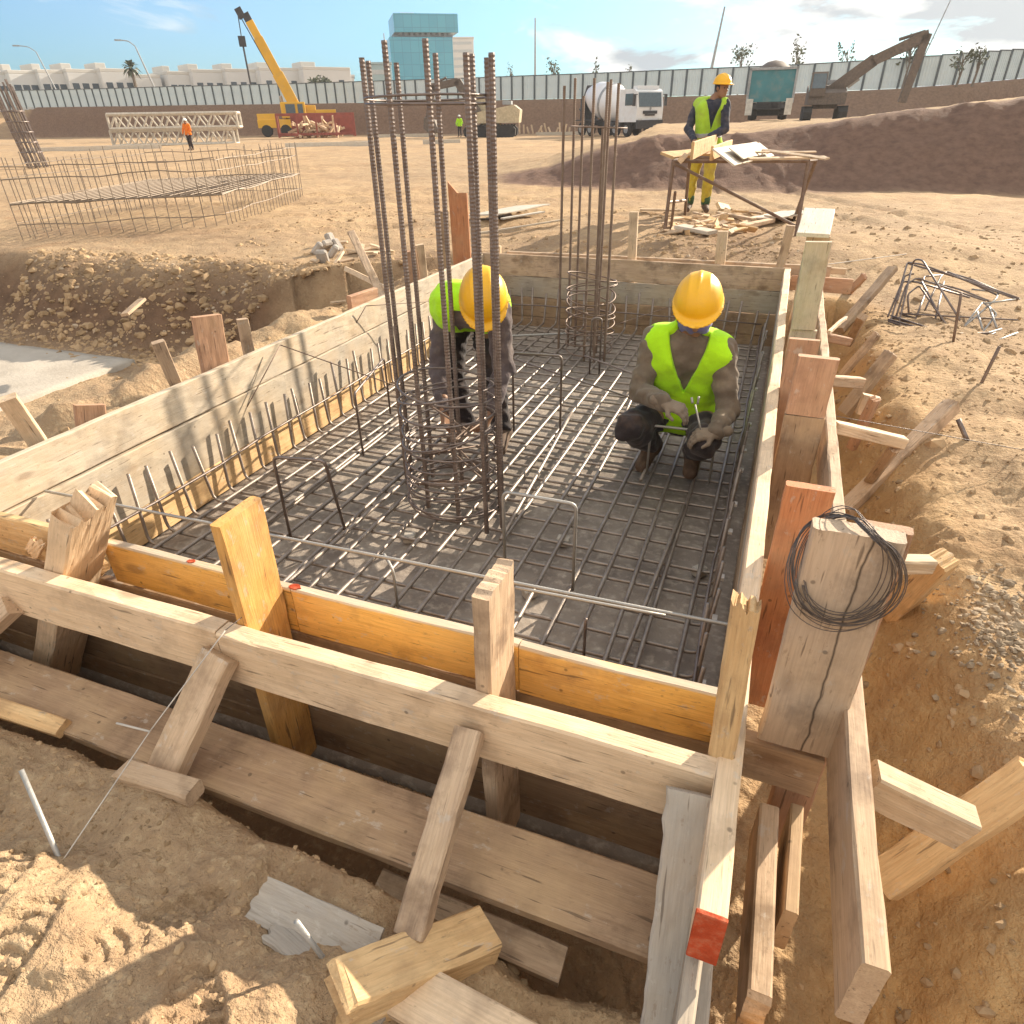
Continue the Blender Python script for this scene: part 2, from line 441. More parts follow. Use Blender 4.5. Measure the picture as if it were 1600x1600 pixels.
W_TERRA = wood('board_terracotta', (0.60, 0.27, 0.13), (0.49, 0.20, 0.09), (0.24, 0.11, 0.07), 0.5, dust=0.3)
W_BROWN = wood('board_dirty', (0.42, 0.29, 0.185), (0.32, 0.21, 0.13), (0.15, 0.095, 0.06), 0.65, dust=0.6)
W_OLD = wood('timber_old', (0.64, 0.465, 0.31), (0.50, 0.345, 0.225), (0.17, 0.105, 0.065), 0.75, grey=0.12, dust=0.3)
W_PLY = wood('plywood_pale', (0.70, 0.64, 0.54), (0.62, 0.55, 0.45), (0.42, 0.35, 0.27), 0.3, grey=0.2, dust=0.15, knots=0.1)
def rebar_mat(name, c1, c2, metal, rough):
    m, nt, b = newmat(name); N = NT(nt); tc = N('TexCoord').outputs['Object']
    g = N.noise(tc, 11.0, 6, 0.65)
    c = N.mix(N.ramp(g, [(0.35, 0.0), (0.65, 1.0)]), c1, c2)
    N.L(c, b.inputs['Base Color']); b.inputs['Metallic'].default_value = metal
    r = N('MapRange'); N.L(g, r.inputs['Value']); r.inputs['To Min'].default_value = rough-0.12; r.inputs['To Max'].default_value = rough+0.2
    N.L(r.outputs['Result'], b.inputs['Roughness'])
    N.L(N.bump(N.noise(tc, 130.0, 3, 0.6), 0.5, 0.003), b.inputs['Normal']); return m
STEEL = rebar_mat('rebar_steel', (0.15, 0.115, 0.10), (0.25, 0.205, 0.185), 0.6, 0.40)
MATSTEEL = rebar_mat('mat_steel', (0.20, 0.16, 0.135), (0.34, 0.29, 0.25), 0.5, 0.42)
RUST = rebar_mat('rebar_rusty', (0.165, 0.105, 0.075), (0.25, 0.185, 0.145), 0.35, 0.55)
DULL = rebar_mat('rod_grey', (0.34, 0.33, 0.31), (0.44, 0.42, 0.39), 0.5, 0.5)
WIRE = rebar_mat('tie_wire', (0.10, 0.085, 0.08), (0.20, 0.17, 0.155), 0.7, 0.4)
# ================================================================== THE SETTING
GC = -0.165                                   # slightly raised ground round the work table
G0 = -0.33                                    # level of the site
FLOOR = -0.665                                # blinding under the mat
# -- fence line at the edge of the dig (image column, base row, z of the base)
FENCE_PTS = [(-500, 176, 4.2), (0, 168, 3.55), (285, 164, 3.2), (570, 160, 2.9), (820, 155, 2.75), (1060, 150, 2.6), (1240, 145, 2.6), (1400, 138, 2.7), (1500, 131, 2.9), (1600, 122, 3.3), (1800, 100, 4.0)]
FENCE = [gz(*p) for p in FENCE_PTS]
F_AZ = np.array([math.atan2(p[0], p[1]) for p in FENCE]); F_R = np.array([math.hypot(p[0], p[1]) for p in FENCE]); F_Z = np.array([p[2] for p in FENCE])
# -- red spoil bank / ramp on the right: foot, crest and height by direction
BANK = [  # image column, foot row, crest distance beyond the foot, crest row
    (640, 292, 1.0, 291), (760, 287, 1.4, 284), (860, 290, 1.8, 262), (940, 294, 2.2, 234), (1020, 296, 2.5, 213), (1140, 298, 2.8, 212), (1260, 299, 3.0, 196), (1400, 300, 3.0, 174), (1600, 302, 3.0, 149), (1900, 303, 3.0, 122)]
B_AZ = []; B_F = []; B_C = []; B_H = []
for (px, fy, dc, cy) in BANK:
    p = gz(px, fy, G0); rr0 = math.hypot(p[0], p[1]); q = p*(1+dc/rr0)
    B_AZ.append(math.atan2(p[0], p[1])); B_F.append(rr0); B_C.append(dc); B_H.append(max(0.0, z_at(px, cy, q)-G0))
B_AZ, B_F, B_C, B_H = map(np.array, (B_AZ, B_F, B_C, B_H))
# -- the neighbouring pit on the left with its fresh blinding slab
SLAB_Z = -1.12
S_FAR = gz(210, 562, SLAB_Z); S_NEAR = gz(40, 628, SLAB_Z); S_L = gz(0, 530, SLAB_Z)

def ground_h(x, y):
    r = np.hypot(x, y); a = np.arctan2(x, y)
    z = np.full_like(x, G0)
    z = z+0.05*fbm(x, y, 0.35, 3, 3)*np.clip(r/6, 0.2, 1.5)
    zone = np.zeros(x.shape+(3,))
    # pit on the left
    px0, px1, py0, py1 = -16.0, S_FAR[0]+0.25, 0.9, S_FAR[1]+0.15
    wob = 0.35*fbm(x, y, 0.9, 3, 21)
    dx = np.maximum(px0-x, x-px1); dy = np.maximum(py0-y, y-py1)
    d = np.maximum(dx, dy)+wob
    slope_w = np.where(dy > dx, 1.35, 3.2)
    t = sst(0.0, 1.0, d/slope_w)
    pit = 1-t
    z = z*(t)+(SLAB_Z-0.03)*(1-t)
    zone[..., 2] = np.maximum(zone[..., 2], np.exp(-((d-0.55)/0.65)**2)*0.9*sst(-0.3, 0.4, dy-dx+0.5))
    # cut slope on the far side of that pit and the rubble tailing off to the right
    q = np.exp(-((x+4.0)/1.5)**2-((y-5.35)/0.75)**2); z = z-0.34*q; zone[..., 2] = np.maximum(zone[..., 2], q*0.9)
    # spoil ridge between the pit and the left side of the form
    rx = -3.35+0.12*fbm(y, x*0, 0.8, 2, 5)
    ridge = np.exp(-((x-rx)/0.42)**2)*sst(0.2, 1.4, y)*(1-sst(4.6, 6.2, y))
    z = z+ridge*(0.20+0.16*fbm(x, y, 1.3, 4, 9))
    # churned darker ground round the far corners of the form
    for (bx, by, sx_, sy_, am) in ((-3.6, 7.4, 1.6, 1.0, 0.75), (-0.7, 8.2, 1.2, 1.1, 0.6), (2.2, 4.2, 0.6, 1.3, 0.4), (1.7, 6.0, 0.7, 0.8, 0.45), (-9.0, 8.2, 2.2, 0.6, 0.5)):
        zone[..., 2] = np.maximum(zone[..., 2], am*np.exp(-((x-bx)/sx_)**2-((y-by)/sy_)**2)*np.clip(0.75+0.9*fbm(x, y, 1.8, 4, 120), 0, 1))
    # trench round the form
    tx0, tx1, ty0, ty1 = -2.84, 0.40, 0.80, 6.42
    w2 = 0.05*fbm(x, y, 2.0, 4, 33)
    sx = np.maximum(tx0-x, x-tx1); sy = np.maximum(ty0-y, y-ty1)
    dd = np.where((sx > 0) & (sy > 0), np.hypot(np.maximum(sx, 0), np.maximum(sy, 0)), np.maximum(sx, sy))+w2
    wide = np.where(sx > sy, np.where(x > 0, 0.42, 0.16), np.where(y < 3, 0.16, 0.25))
    tt = sst(0.0, 1.0, dd/wide)
    bot = np.where((x > -2.72) & (x < 0.10) & (y > 1.12) & (y < 6.25), -0.74, -0.70)
    z = z*tt+bot*(1-tt)
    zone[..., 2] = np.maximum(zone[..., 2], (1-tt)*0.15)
    # dug right face; its orange bounce light is painted in the green zone
    cut = np.exp(-((dd-0.2)/0.22)**2)*(x > 0.3)*(y > 0.2)
    zone[..., 0] = np.maximum(zone[..., 0], 0.0*cut)
    # loose spoil heaped along the right edge
    hr = np.exp(-((x-1.15-0.05*(y-3))/0.45)**2)*sst(0.3, 1.5, y)*(1-sst(4.5, 7.5, y))
    z = z+hr*(0.10+0.07*fbm(x, y, 1.6, 3, 40))
    # trodden mound at the very front left
    mo = sst(0.52, 0.26, y+0.10*fbm(x, y, 2.6, 2, 46))*sst(-0.25, -0.75, x)*sst(-1.2, -0.2, y)
    z = z+mo*0.145
    # front edge: spoil shovelled against the plank
    fr = np.exp(-((y-0.50)/0.2)**2)*sst(-2.8, -1.9, x)*(1-sst(-0.55, -0.2, x))
    z = z+fr*(0.03+0.05*fbm(x, y, 2.2, 3, 44))
    z = z-0.10*np.exp(-((x+0.1)/0.4)**2-((y-0.55)/0.35)**2)
    z = z+(GC-G0)*(1-sst(1.7, 3.0, np.hypot((x+0.5)/1.25, y-9.9)))
    # red bank / ramp
    bf = np.interp(a, B_AZ, B_F, left=60); bc = np.interp(a, B_AZ, B_C); bh = np.interp(a, B_AZ, B_H, left=0, right=B_H[-1])
    rw = r+0.22*fbm(x, y, 0.45, 4, 51)
    up = np.clip((rw-bf)/bc, 0, 1); up = up*0.8+0.2*sst(0, 1, up)
    top = np.where(bh > 1.0, 1.0+(bh-1.0)*(1-sst(6.0, 30.0, r-bf-bc)), bh)/np.maximum(bh, 1e-3)
    back = top*(1-sst(0, 1, (r-bf-bc-5.0-42.0*sst(0.86, 1.1, bh))/9.0))
    on = (a > B_AZ[0])
    hb = np.where(on, bh*up*back, 0)
    z = z+hb*(1+0.05*fbm(x, y, 0.8, 3, 60))
    redness = np.where(on & (r > bf-0.8), sst(-0.8, 0.2, rw-bf)*(1-sst(0, 1, (r-bf-bc-0.3)/1.5))*sst(0.0, 0.12, bh), 0)
    zone[..., 0] = np.maximum(zone[..., 0], redness)
    # the dug terrace below the fence
    fr_ = np.interp(a, F_AZ, F_R); fz = np.interp(a, F_AZ, F_Z)
    ter = sst(0, 1, (r-(fr_-5.0))/3.4)
    z = z*(1-ter)+(fz-0.06)*ter
    bandr = sst(-7.0, -4.6, r-fr_)*(1-sst(-1.0, 1.0, r-fr_))
    zone[..., 0] = np.maximum(zone[..., 0], bandr*0.55); zone[..., 2] = np.maximum(zone[..., 2], bandr*0.75)
    zone[..., 2] = np.maximum(zone[..., 2], sst(-22, -10, r-fr_)*0.35*(1-ter))
    far = sst(3, 30, r-fr_); z = z*(1-far*0.0)
    # roughness: clods, ruts and footprints
    rough = np.clip(1.0-(r-25)/25, 0.15, 1)
    inside = (x > -2.66) & (x < 0.04) & (y > 1.16) & (y < 6.2)
    amp = np.where(inside, 0.15, 1.0)*rough
    near = np.exp(-(r/9.0)**2)
    z = z+amp*(0.030*fbm(x, y, 2.3, 4, 70, 0.55)+0.015*near*np.abs(fbm(x, y, 7.5, 3, 80))+0.009*near*fbm(x, y, 19.0, 4, 90, 0.6))
    pitr = np.maximum(np.exp(-((d-0.6)/0.7)**2), q)*(1-tt*0)
    z = z+0.06*pitr*np.abs(fbm(x, y, 3.2, 4, 95))*(x < -2.9)
    z = z+0.05*redness*np.abs(fbm(x, y, 1.7, 4, 99))
    # tyre ruts across the middle ground
    for (x0, y0, x1, y1, cv) in ((-9, 9.2, 3, 12.5, 0.6), (-14, 12.0, -1, 17.5, -0.8), (-6, 24, 2, 10.2, 0.7), (-20, 21, 0, 26, 0.5), (1.6, 5.0, 6.5, 9.5, 0.2)):
        L = math.hypot(x1-x0, y1-y0); ux, uy = (x1-x0)/L, (y1-y0)/L; al = (x-x0)*ux+(y-y0)*uy; la = (x-x0)*-uy+(y-y0)*ux-cv*np.sin(al/L*3.1)
        w_ = sst(0, 1.5, al)*(1-sst(L-1.5, L, al))
        for o_ in (-0.75, 0.75):
            g_ = np.exp(-((la-o_)/0.15)**2); z = z-w_*g_*(0.035+0.014*np.sin(al*42+np.abs(la-o_)*26)); z = z+w_*0.025*np.exp(-((np.abs(la-o_)-0.24)/0.07)**2)
    # boot prints in the loose sand at the front
    for (bx, by, ba) in ((-1.28, 0.33, 0.5), (-1.10, 0.24, 0.3), (-1.62, 0.52, 0.9), (-0.93, 0.40, -0.4), (-1.45, 0.22, 0.2), (0.95, 1.9, 0.4), (1.1, 2.5, 0.1), (-0.72, 0.28, 0.8)):
        c_, s_ = math.cos(ba), math.sin(ba); u = (x-bx)*c_+(y-by)*s_; v = -(x-bx)*s_+(y-by)*c_
        e = np.hypot(u/0.052, v/0.135); m_ = 1-sst(0.85, 1.05, e); z = z-m_*(0.012+0.004*np.sign(np.sin(v*190+np.abs(u)*60)))+0.006*np.exp(-((e-1.15)/0.15)**2)
    zone[..., 1] = np.clip(np.exp(-((dd-0.16)/0.26)**2)*(x > 0.2)*0.85, 0, 1)  # bounced orange light painted into the colour of the right trench
    return z, zone

def hz(x, y):
    z, _ = ground_h(np.array([float(x)]), np.array([float(y)])); return float(z[0])

def build_ground():
    azc = math.atan2(-0.313, 0.799)
    fine = np.arange(-62, 62, 0.24); coarse = np.concatenate([np.arange(62, 180, 3.0), np.arange(-180, -62, 3.0)])
    az = np.radians(np.concatenate([fine, coarse]))+azc
    rs = [0.28]
    while rs[-1] < 460:
        r = rs[-1]; rs.append(r*(1.0062 if r < 3.2 else 1.0115 if r < 30 else 1.011 if r < 130 else 1.12))
    rs = np.array(rs); na, nr = len(az), len(rs)
    A, Rr = np.meshgrid(az, rs); X = Rr*np.sin(A); Y = Rr*np.cos(A)
    Z, zone = ground_h(X, Y)
    V = np.stack([X, Y, Z], -1).reshape(-1, 3); z2 = zone.reshape(-1, 3)
    c0 = len(V); V = np.vstack([V, [[0, 0, float(Z[0].mean())]]]); z2 = np.vstack([z2, [[0, 0, 0]]])
    i = np.arange(nr-1)[:, None]; j = np.arange(na)[None, :]; k = (j+1) % na
    q = np.stack([i*na+j, i*na+k+0*i, (i+1)*na+k, (i+1)*na+j+0*i], -1).reshape(-1, 4)
    q = q[:, ::-1]
    tri = np.stack([np.full(na, c0), np.arange(na), (np.arange(na)+1) % na], -1)[:, ::-1]
    me = bpy.data.meshes.new('ground')
    nv = len(V); me.vertices.add(nv); me.vertices.foreach_set('co', V.ravel())
    loops = np.concatenate([q.ravel(), tri.ravel()]); me.loops.add(len(loops)); me.loops.foreach_set('vertex_index', loops.astype(np.int32))
    starts = np.concatenate([np.arange(len(q))*4, len(q)*4+np.arange(len(tri))*3])
    me.polygons.add(len(starts)); me.polygons.foreach_set('loop_start', starts.astype(np.int32))
    me.polygons.foreach_set('use_smooth', np.ones(len(starts), dtype=bool))
    me.update(calc_edges=True); me.validate()
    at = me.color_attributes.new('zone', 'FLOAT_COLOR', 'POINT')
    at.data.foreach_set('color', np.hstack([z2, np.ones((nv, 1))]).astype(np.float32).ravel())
    o = bpy.data.objects.new('ground', me); COL.objects.link(o); tag(o, 'sandy tan building site ground with trenches and spoil', 'ground', kind='structure')
    # material
    m, nt, b = newmat('site_soil'); N = NT(nt)
    tc = N('TexCoord').outputs['Object']
    za = N('VertexColor', layer_name='zone').outputs['Color']
    sp = N('SeparateColor'); N.L(za, sp.inputs['Color'])
    n1 = N.noise(tc, 0.8, 6, 0.6); n2 = N.noise(tc, 5.0, 7, 0.65); n3 = N.noise(tc, 38.0, 5, 0.65); n0 = N.noise(tc, 0.12, 4, 0.5)
    col = N.mix(N.ramp(n1, [(0.34, 0.0), (0.66, 1.0)]), (0.52, 0.36, 0.205), (0.37, 0.25, 0.15))
    col = N.mix(N.math('MULTIPLY', N.ramp(n0, [(0.42, 0.0), (0.62, 1.0)]), 0.6), col, (0.37, 0.275, 0.18))
    col = N.mix(N.math('MULTIPLY', N.ramp(N.noise(N.mapping(tc, (0.09, 0.7, 1.0)), 1.0, 6, 0.65, 0.8), [(0.48, 0.0), (0.66, 1.0)]), 0.5), col, (0.31, 0.215, 0.135))
    col = N.mix(N.ramp(n2, [(0.46, 0.0), (0.72, 0.65)]), col, (0.29, 0.185, 0.11))
    col = N.mix(N.ramp(n3, [(0.52, 0.0), (0.70, 0.6)]), col, (0.60, 0.46, 0.29))
    col = N.mix(N.ramp(N.noise(tc, 14.0, 5, 0.7), [(0.54, 0.0), (0.70, 0.6)]), col, (0.25, 0.165, 0.10))
    col = N.mix(N.math('MULTIPLY', N.ramp(N.noise(tc, 1.7, 6, 0.6), [(0.54, 0.0), (0.68, 1.0)]), 0.45), col, (0.33, 0.20, 0.11))
    red = N.mix(N.ramp(n2, [(0.35, 0.0), (0.65, 1.0)]), (0.21, 0.13, 0.095), (0.14, 0.088, 0.066))
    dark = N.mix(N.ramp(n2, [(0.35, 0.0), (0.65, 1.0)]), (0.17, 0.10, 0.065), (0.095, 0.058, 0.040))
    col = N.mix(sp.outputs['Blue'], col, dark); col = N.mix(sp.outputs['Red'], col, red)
    col = N.mix(sp.outputs['Green'], col, N.mix(N.ramp(n2, [(0.35, 0.0), (0.65, 1.0)]), (0.57, 0.365, 0.165), (0.45, 0.275, 0.125)))  # green zone: painted orange bounce glow over the soil
    N.L(col, b.inputs['Base Color']); b.inputs['Roughness'].default_value = 0.95; b.inputs['Specular IOR Level'].default_value = 0.1
    nr1 = N.bump(n2, 0.7, 0.06); nr2 = N.bump(n3, 0.8, 0.02, nr1); nr3 = N.bump(N.noise(tc, 150.0, 3, 0.6), 0.5, 0.004, nr2)
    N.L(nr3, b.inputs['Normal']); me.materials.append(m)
    return m
SOIL = build_ground()

# -- blinding under the reinforcement mat, and the fresh slab in the next pit
def floor_mat(name, c1, c2, c3):
    m, nt, b = newmat(name); N = NT(nt); tc = N('TexCoord').outputs['Object']
    n1 = N.noise(tc, 2.2, 6, 0.6); n2 = N.noise(tc, 30.0, 5, 0.6)
    col = N.mix(N.ramp(n1, [(0.36, 0.0), (0.64, 1.0)]), c1, c2)
    col = N.mix(N.ramp(n2, [(0.5, 0.0), (0.75, 0.6)]), col, c3)
    N.L(col, b.inputs['Base Color']); b.inputs['Roughness'].default_value = 0.9; b.inputs['Specular IOR Level'].default_value = 0.2
    N.L(N.bump(n2, 0.5, 0.012), b.inputs['Normal']); return m
def sheet(name, x0, x1, y0, y1, z, mat, amp=0.004, nx=70, ny=120, th=0.05, seed=5):
    xs = np.linspace(x0, x1, nx); ys = np.linspace(y0, y1, ny); X, Y = np.meshgrid(xs, ys)
    Z = z+amp*fbm(X, Y, 3.0, 4, seed)
    V = np.stack([X, Y, Z], -1).reshape(-1, 3); Fc = []
    for i in range(ny-1):
        for j in range(nx-1): Fc.append((i*nx+j, i*nx+j+1, (i+1)*nx+j+1, (i+1)*nx+j))
    # skirt
    ring = [j for j in range(nx)]+[(i)*nx+nx-1 for i in range(1, ny)]+[(ny-1)*nx+j for j in range(nx-2, -1, -1)]+[i*nx for i in range(ny-2, 0, -1)]
    b0 = len(V); V = np.vstack([V, V[ring]-np.array([0, 0, th])]); m = len(ring)
    for i in range(m): Fc.append((ring[i], b0+i, b0+(i+1) % m, ring[(i+1) % m]))
    mb = MB(); mb.add(V, Fc); return mb.build(name, mat, None, True)
FLOOR_M = floor_mat('blinding_dusty', (0.33, 0.28, 0.235), (0.21, 0.175, 0.15), (0.56, 0.49, 0.41))
tag(sheet('concrete_floor', -2.70, 0.075, 1.13, 6.24, FLOOR, FLOOR_M), 'dusty concrete blinding under the steel mat inside the wooden form', 'concrete', kind='structure')
SLAB_M = floor_mat('fresh_blinding', (0.46, 0.41, 0.345), (0.37, 0.325, 0.27), (0.50, 0.45, 0.385)) if True else floor_mat('fresh_blinding', (0.52, 0.485, 0.435), (0.46, 0.42, 0.375), (0.56, 0.52, 0.47))
tag(sheet('concrete_slab', -15.0, S_FAR[0], 1.2, S_FAR[1], SLAB_Z, SLAB_M, 0.01, 60, 40, 0.08), 'smooth pale concrete slab in the pit at the left', 'concrete', kind='structure')

# -- stones and clods scattered about (nobody could count them)
def stones(name, pts, sizes, mat, label, cat):
    t = (1+5**0.5)/2
    ico = np.array([(-1, t, 0), (1, t, 0), (-1, -t, 0), (1, -t, 0), (0, -1, t), (0, 1, t), (0, -1, -t), (0, 1, -t), (t, 0, -1), (t, 0, 1), (-t, 0, -1), (-t, 0, 1)])/math.hypot(1, t)
    fi = np.array([(0, 11, 5), (0, 5, 1), (0, 1, 7), (0, 7, 10), (0, 10, 11), (1, 5, 9), (5, 11, 4), (11, 10, 2), (10, 7, 6), (7, 1, 8), (3, 9, 4), (3, 4, 2), (3, 2, 6), (3, 6, 8), (3, 8, 9), (4, 9, 5), (2, 4, 11), (6, 2, 10), (8, 6, 7), (9, 8, 1)])
    mb = MB(); Vs = []; Fs = []; k = 0
    for (p, s) in zip(pts, sizes):
        sc = s*(0.6+0.8*rng.random(3)); sc[2] *= 0.75
        v = ico*(0.75+0.5*rng.random((12, 1)))*sc
        v = v @ rotz3(rng.random()*6.28).T @ rotx3(rng.normal(0, 0.3)).T+np.array(p)
        Vs.append(v); Fs.append(fi+k); k += 12
    me = bpy.data.meshes.new(name); me.from_pydata(np.concatenate(Vs).tolist(), [], np.concatenate(Fs).tolist())
    me.materials.append(mat); o = bpy.data.objects.new(name, me); COL.objects.link(o)
    return tag(o, label, cat, kind='stuff')
def scatter(n, fx, fy, s0, s1, sink=0.3):
    x = fx(n); y = fy(n); z, _ = ground_h(x, y); s = s0*(s1/s0)**(rng.random(n)**2.2)
    keep = ~((x > -2.8) & (x < 0.42) & (y > 0.98) & (y < 6.4))
    return np.stack([x, y, z-s*sink], -1)[keep], s[keep]
STONE_M = plain('clod_soil', (0.42, 0.29, 0.17), 0.95, var=0.45, scale=3.0, bump=0.5, bscale=60, spec=0.1)
GRAVEL_M = plain('gravel_brown', (0.34, 0.265, 0.185), 0.9, var=0.4, scale=9.0, bump=0.4, bscale=60, spec=0.1)
PALE_M = plain('stone_pale', (0.46, 0.36, 0.26), 0.9, var=0.4, scale=4.0, bump=0.4, bscale=60, spec=0.1)
U = lambda a, b: (lambda n: a+(b-a)*rng.random(n))
G_ = lambda m, s: (lambda n: rng.normal(m, s, n))
ps = [scatter(4200, U(-10, 6), U(0.2, 14), 0.006, 0.03), scatter(1500, U(-8, 5), U(4.5, 12), 0.012, 0.055), scatter(900, U(0.8, 4.5), U(1.0, 9), 0.010, 0.045), scatter(3800, U(-2.4, 0.3), U(0.10, 0.80), 0.0022, 0.011), scatter(4200, U(0.45, 2.6), U(0.5, 6.5), 0.004, 0.022)]
stones('soil_clods', np.concatenate([p[0] for p in ps]), np.concatenate([p[1] for p in ps]), STONE_M, 'small soil clods strewn over the sandy ground', 'clods')
gp = gz(1575, 965, -0.22)
ps = [scatter(900, G_(gp[0]+0.04, 0.075), G_(gp[1], 0.17), 0.005, 0.017, 0.0)]
stones('gravel', ps[0][0], ps[0][1], GRAVEL_M, 'patch of grey gravel on the ground at the right edge', 'gravel')
ps = [scatter(2200, G_(-4.2, 1.2), G_(5.6, 0.5), 0.012, 0.07), scatter(2600, U(-9.5, -4.6), U(5.0, 6.9), 0.012, 0.075), scatter(700, G_(-2.8, 1.2), G_(7.3, 0.5), 0.01, 0.06), scatter(600, U(-1.6, 0.1), U(6.6, 9.0), 0.01, 0.05)]
stones('rubble', np.concatenate([p[0] for p in ps]), np.concatenate([p[1] for p in ps]), STONE_M, 'brown rubble tumbled down the far slope of the left pit', 'rubble')
ps = [scatter(420, G_(-4.2, 0.8), G_(5.9, 0.4), 0.01, 0.032), scatter(260, U(-9.5, -5), U(5.2, 6.8), 0.01, 0.045), scatter(160, U(-1.6, 0.2), U(6.8, 9.2), 0.008, 0.03)]
stones('pale_stones', np.concatenate([p[0] for p in ps]), np.concatenate([p[1] for p in ps]), PALE_M, 'pale stones lying among the brown rubble', 'stones')
# ================================================================== FORMWORK
XL, XR, YF, YB = -2.69, 0.053, 1.144, 6.21
ZB = -0.66
VERT = (0, 0, 1)
# left side: three boards
t = thing('formwork_wall', 'long left side of the form, grey weathered boards above an orange bottom board', 'formwork', (XL, 3.4, ZB))
plank('board', (XL-0.016, 0.55, -0.095), (XL-0.016, 6.26, -0.097), VERT, 0.185, 0.032, W_GREY, t, 'grey weathered top board')
plank('board', (XL-0.009, 0.9, -0.335), (XL-0.009, 3.1, -0.337), VERT, 0.285, 0.030, W_GREY, t, 'pale grey middle board')
plank('board', (XL-0.011, 3.103, -0.337), (XL-0.011, 6.24, -0.338), VERT, 0.285, 0.030, W_GREY, t, 'pale grey middle board')
plank('board', (XL-0.012, 1.0, -0.570), (XL-0.012, 6.24, -0.571), VERT, 0.180, 0.028, W_YELLOW, t, 'orange bottom board')
# right side
t = thing('formwork_wall', 'long right side of the form with a sunlit top edge running past the front corner', 'formwork', (XR, 3.4, ZB))
plank('board', (XR+0.027, 0.66, -0.068), (XR+0.027, 6.25, -0.070), VERT, 0.136, 0.050, W_PALE, t, 'pale top board, its near end painted red')
mb = MB(); mb.box((XR+0.027, 0.655, -0.068), (0.0515, 0.009, 0.137), ch=0.0015)
RED_PAINT = plain('red_paint', (0.46, 0.07, 0.025), 0.85, var=0.35, scale=18, bump=0.4, bscale=90, dirt=(0.42, 0.22, 0.13), dirt_amt=0.5, spec=0.2)
mb.build('painted_end', RED_PAINT, t)
plank('board', (XR+0.020, 0.55, -0.245), (XR+0.020, 6.25, -0.247), VERT, 0.175, 0.030, W_GREY, t)
plank('board', (XR+0.022, 1.0, -0.430), (XR+0.022, 6.25, -0.432), VERT, 0.175, 0.030, W_BROWN, t)
plank('board', (XR+0.020, 1.0, -0.590), (XR+0.020, 6.25, -0.590), VERT, 0.130, 0.030, W_BROWN, t)
# front
t = thing('formwork_wall', 'front side of the form, glowing orange boards under a pale sawn edge', 'formwork', (-1.3, YF, ZB))
plank('board', (-2.70, YF+0.0150, -0.076), (-1.86, YF+0.0150, -0.078), VERT, 0.152, 0.030, W_YELLOW, t, jag1=0.05)
plank('board', (-1.83, YF+0.0150, -0.078), (-1.12, YF+0.0150, -0.080), VERT, 0.155, 0.030, W_FORM, t)
plank('board', (-1.117, YF+0.0165, -0.080), (-0.44, YF+0.0165, -0.080), VERT, 0.158, 0.030, W_FORM, t)
plank('board', (-0.437, YF+0.0150, -0.080), (XR-0.002, YF+0.0150, -0.080), VERT, 0.158, 0.030, W_FORM, t)
plank('board', (-2.70, YF+0.018, -0.262), (XR-0.002, YF+0.018, -0.262), VERT, 0.195, 0.030, W_BROWN, t)
plank('board', (-2.70, YF+0.015, -0.470), (XR-0.002, YF+0.015, -0.470), VERT, 0.210, 0.030, W_BROWN, t)
plank('board', (-2.70, YF+0.018, -0.625), (XR-0.002, YF+0.018, -0.625), VERT, 0.095, 0.030, W_BROWN, t)
for (px, py, s) in ((300, 876, 0.010), (462, 915, 0.014)):           # dabs of red marking paint on the top edge
    p = gz(px, py, 0.0); mb = MB(); a_ = np.linspace(0, 6.28, 14, endpoint=False); q_ = 0.6+0.5*rng.random(14); mb.prism(np.stack([p[0]+s*1.5*q_*np.cos(a_), YF+0.013+s*0.9*q_*np.sin(a_)], -1), 2, -0.003, 0.0022); mb.build('paint_mark', RED_PAINT, t)
# back
t = thing('formwork_wall', 'far side of the form, tan top board above shaded grey boards', 'formwork', (-1.3, YB, ZB))
plank('board', (-2.70, YB+0.015, -0.095), (0.10, YB+0.015, -0.095), VERT, 0.190, 0.030, W_OLD, t)
plank('board', (-2.70, YB+0.018, -0.290), (0.10, YB+0.018, -0.290), VERT, 0.190, 0.030, W_GREY, t)
plank('board', (-2.70, YB+0.015, -0.480), (0.10, YB+0.015, -0.480), VERT, 0.180, 0.030, W_BROWN, t)
plank('board', (-2.70, YB+0.018, -0.620), (0.10, YB+0.018, -0.620), VERT, 0.095, 0.030, W_BROWN, t)

# walers
plank('waler', (-2.95, 0.957, -0.085), (-1.195, 0.957, -0.088), VERT, 0.168, 0.054, W_PALE, None, 'pale squared rail along the front at the left, butting the front rail', 'rail', 'rails bracing the form')
plank('waler', (-1.190, 0.957, -0.088), (0.098, 0.957, -0.090), VERT, 0.168, 0.054, W_PALE, None, 'pale squared rail along the front of the form, ending at the red-tipped side board', 'rail', 'rails bracing the form')
plank('waler', (-3.3, 0.815, -0.355), (0.02, 0.815, -0.362), (0, 1, 0.10), 0.170, 0.040, W_BROWN, None, 'long dirty brown plank lying low along the foot of the front', 'plank')
plank('waler', (0.325, 0.665, -0.088), (0.315, 4.6, -0.088), VERT, 0.180, 0.042, W_OLD, None, 'worn rail on edge outside the right side, chipped near end in front', 'rail', 'rails bracing the form')
plank('waler', (0.318, 4.603, -0.088), (0.322, 6.6, -0.088), VERT, 0.170, 0.040, W_OLD, None, 'farther rail outside the right side, beyond the tall grey post', 'rail', 'rails bracing the form')
plank('waler', (-2.5, YB+0.17, -0.045), (0.42, YB+0.17, -0.040), VERT, 0.090, 0.045, W_OLD, None, 'thin rail behind the far side of the form', 'rail', 'rails bracing the form')
plank('waler', (-2.9, 0.75, -0.13), (-2.87, 6.0, -0.14), VERT, 0.09, 0.045, W_OLD, None, 'rail outside the left side of the form, half buried in soil', 'rail', 'rails bracing the form')

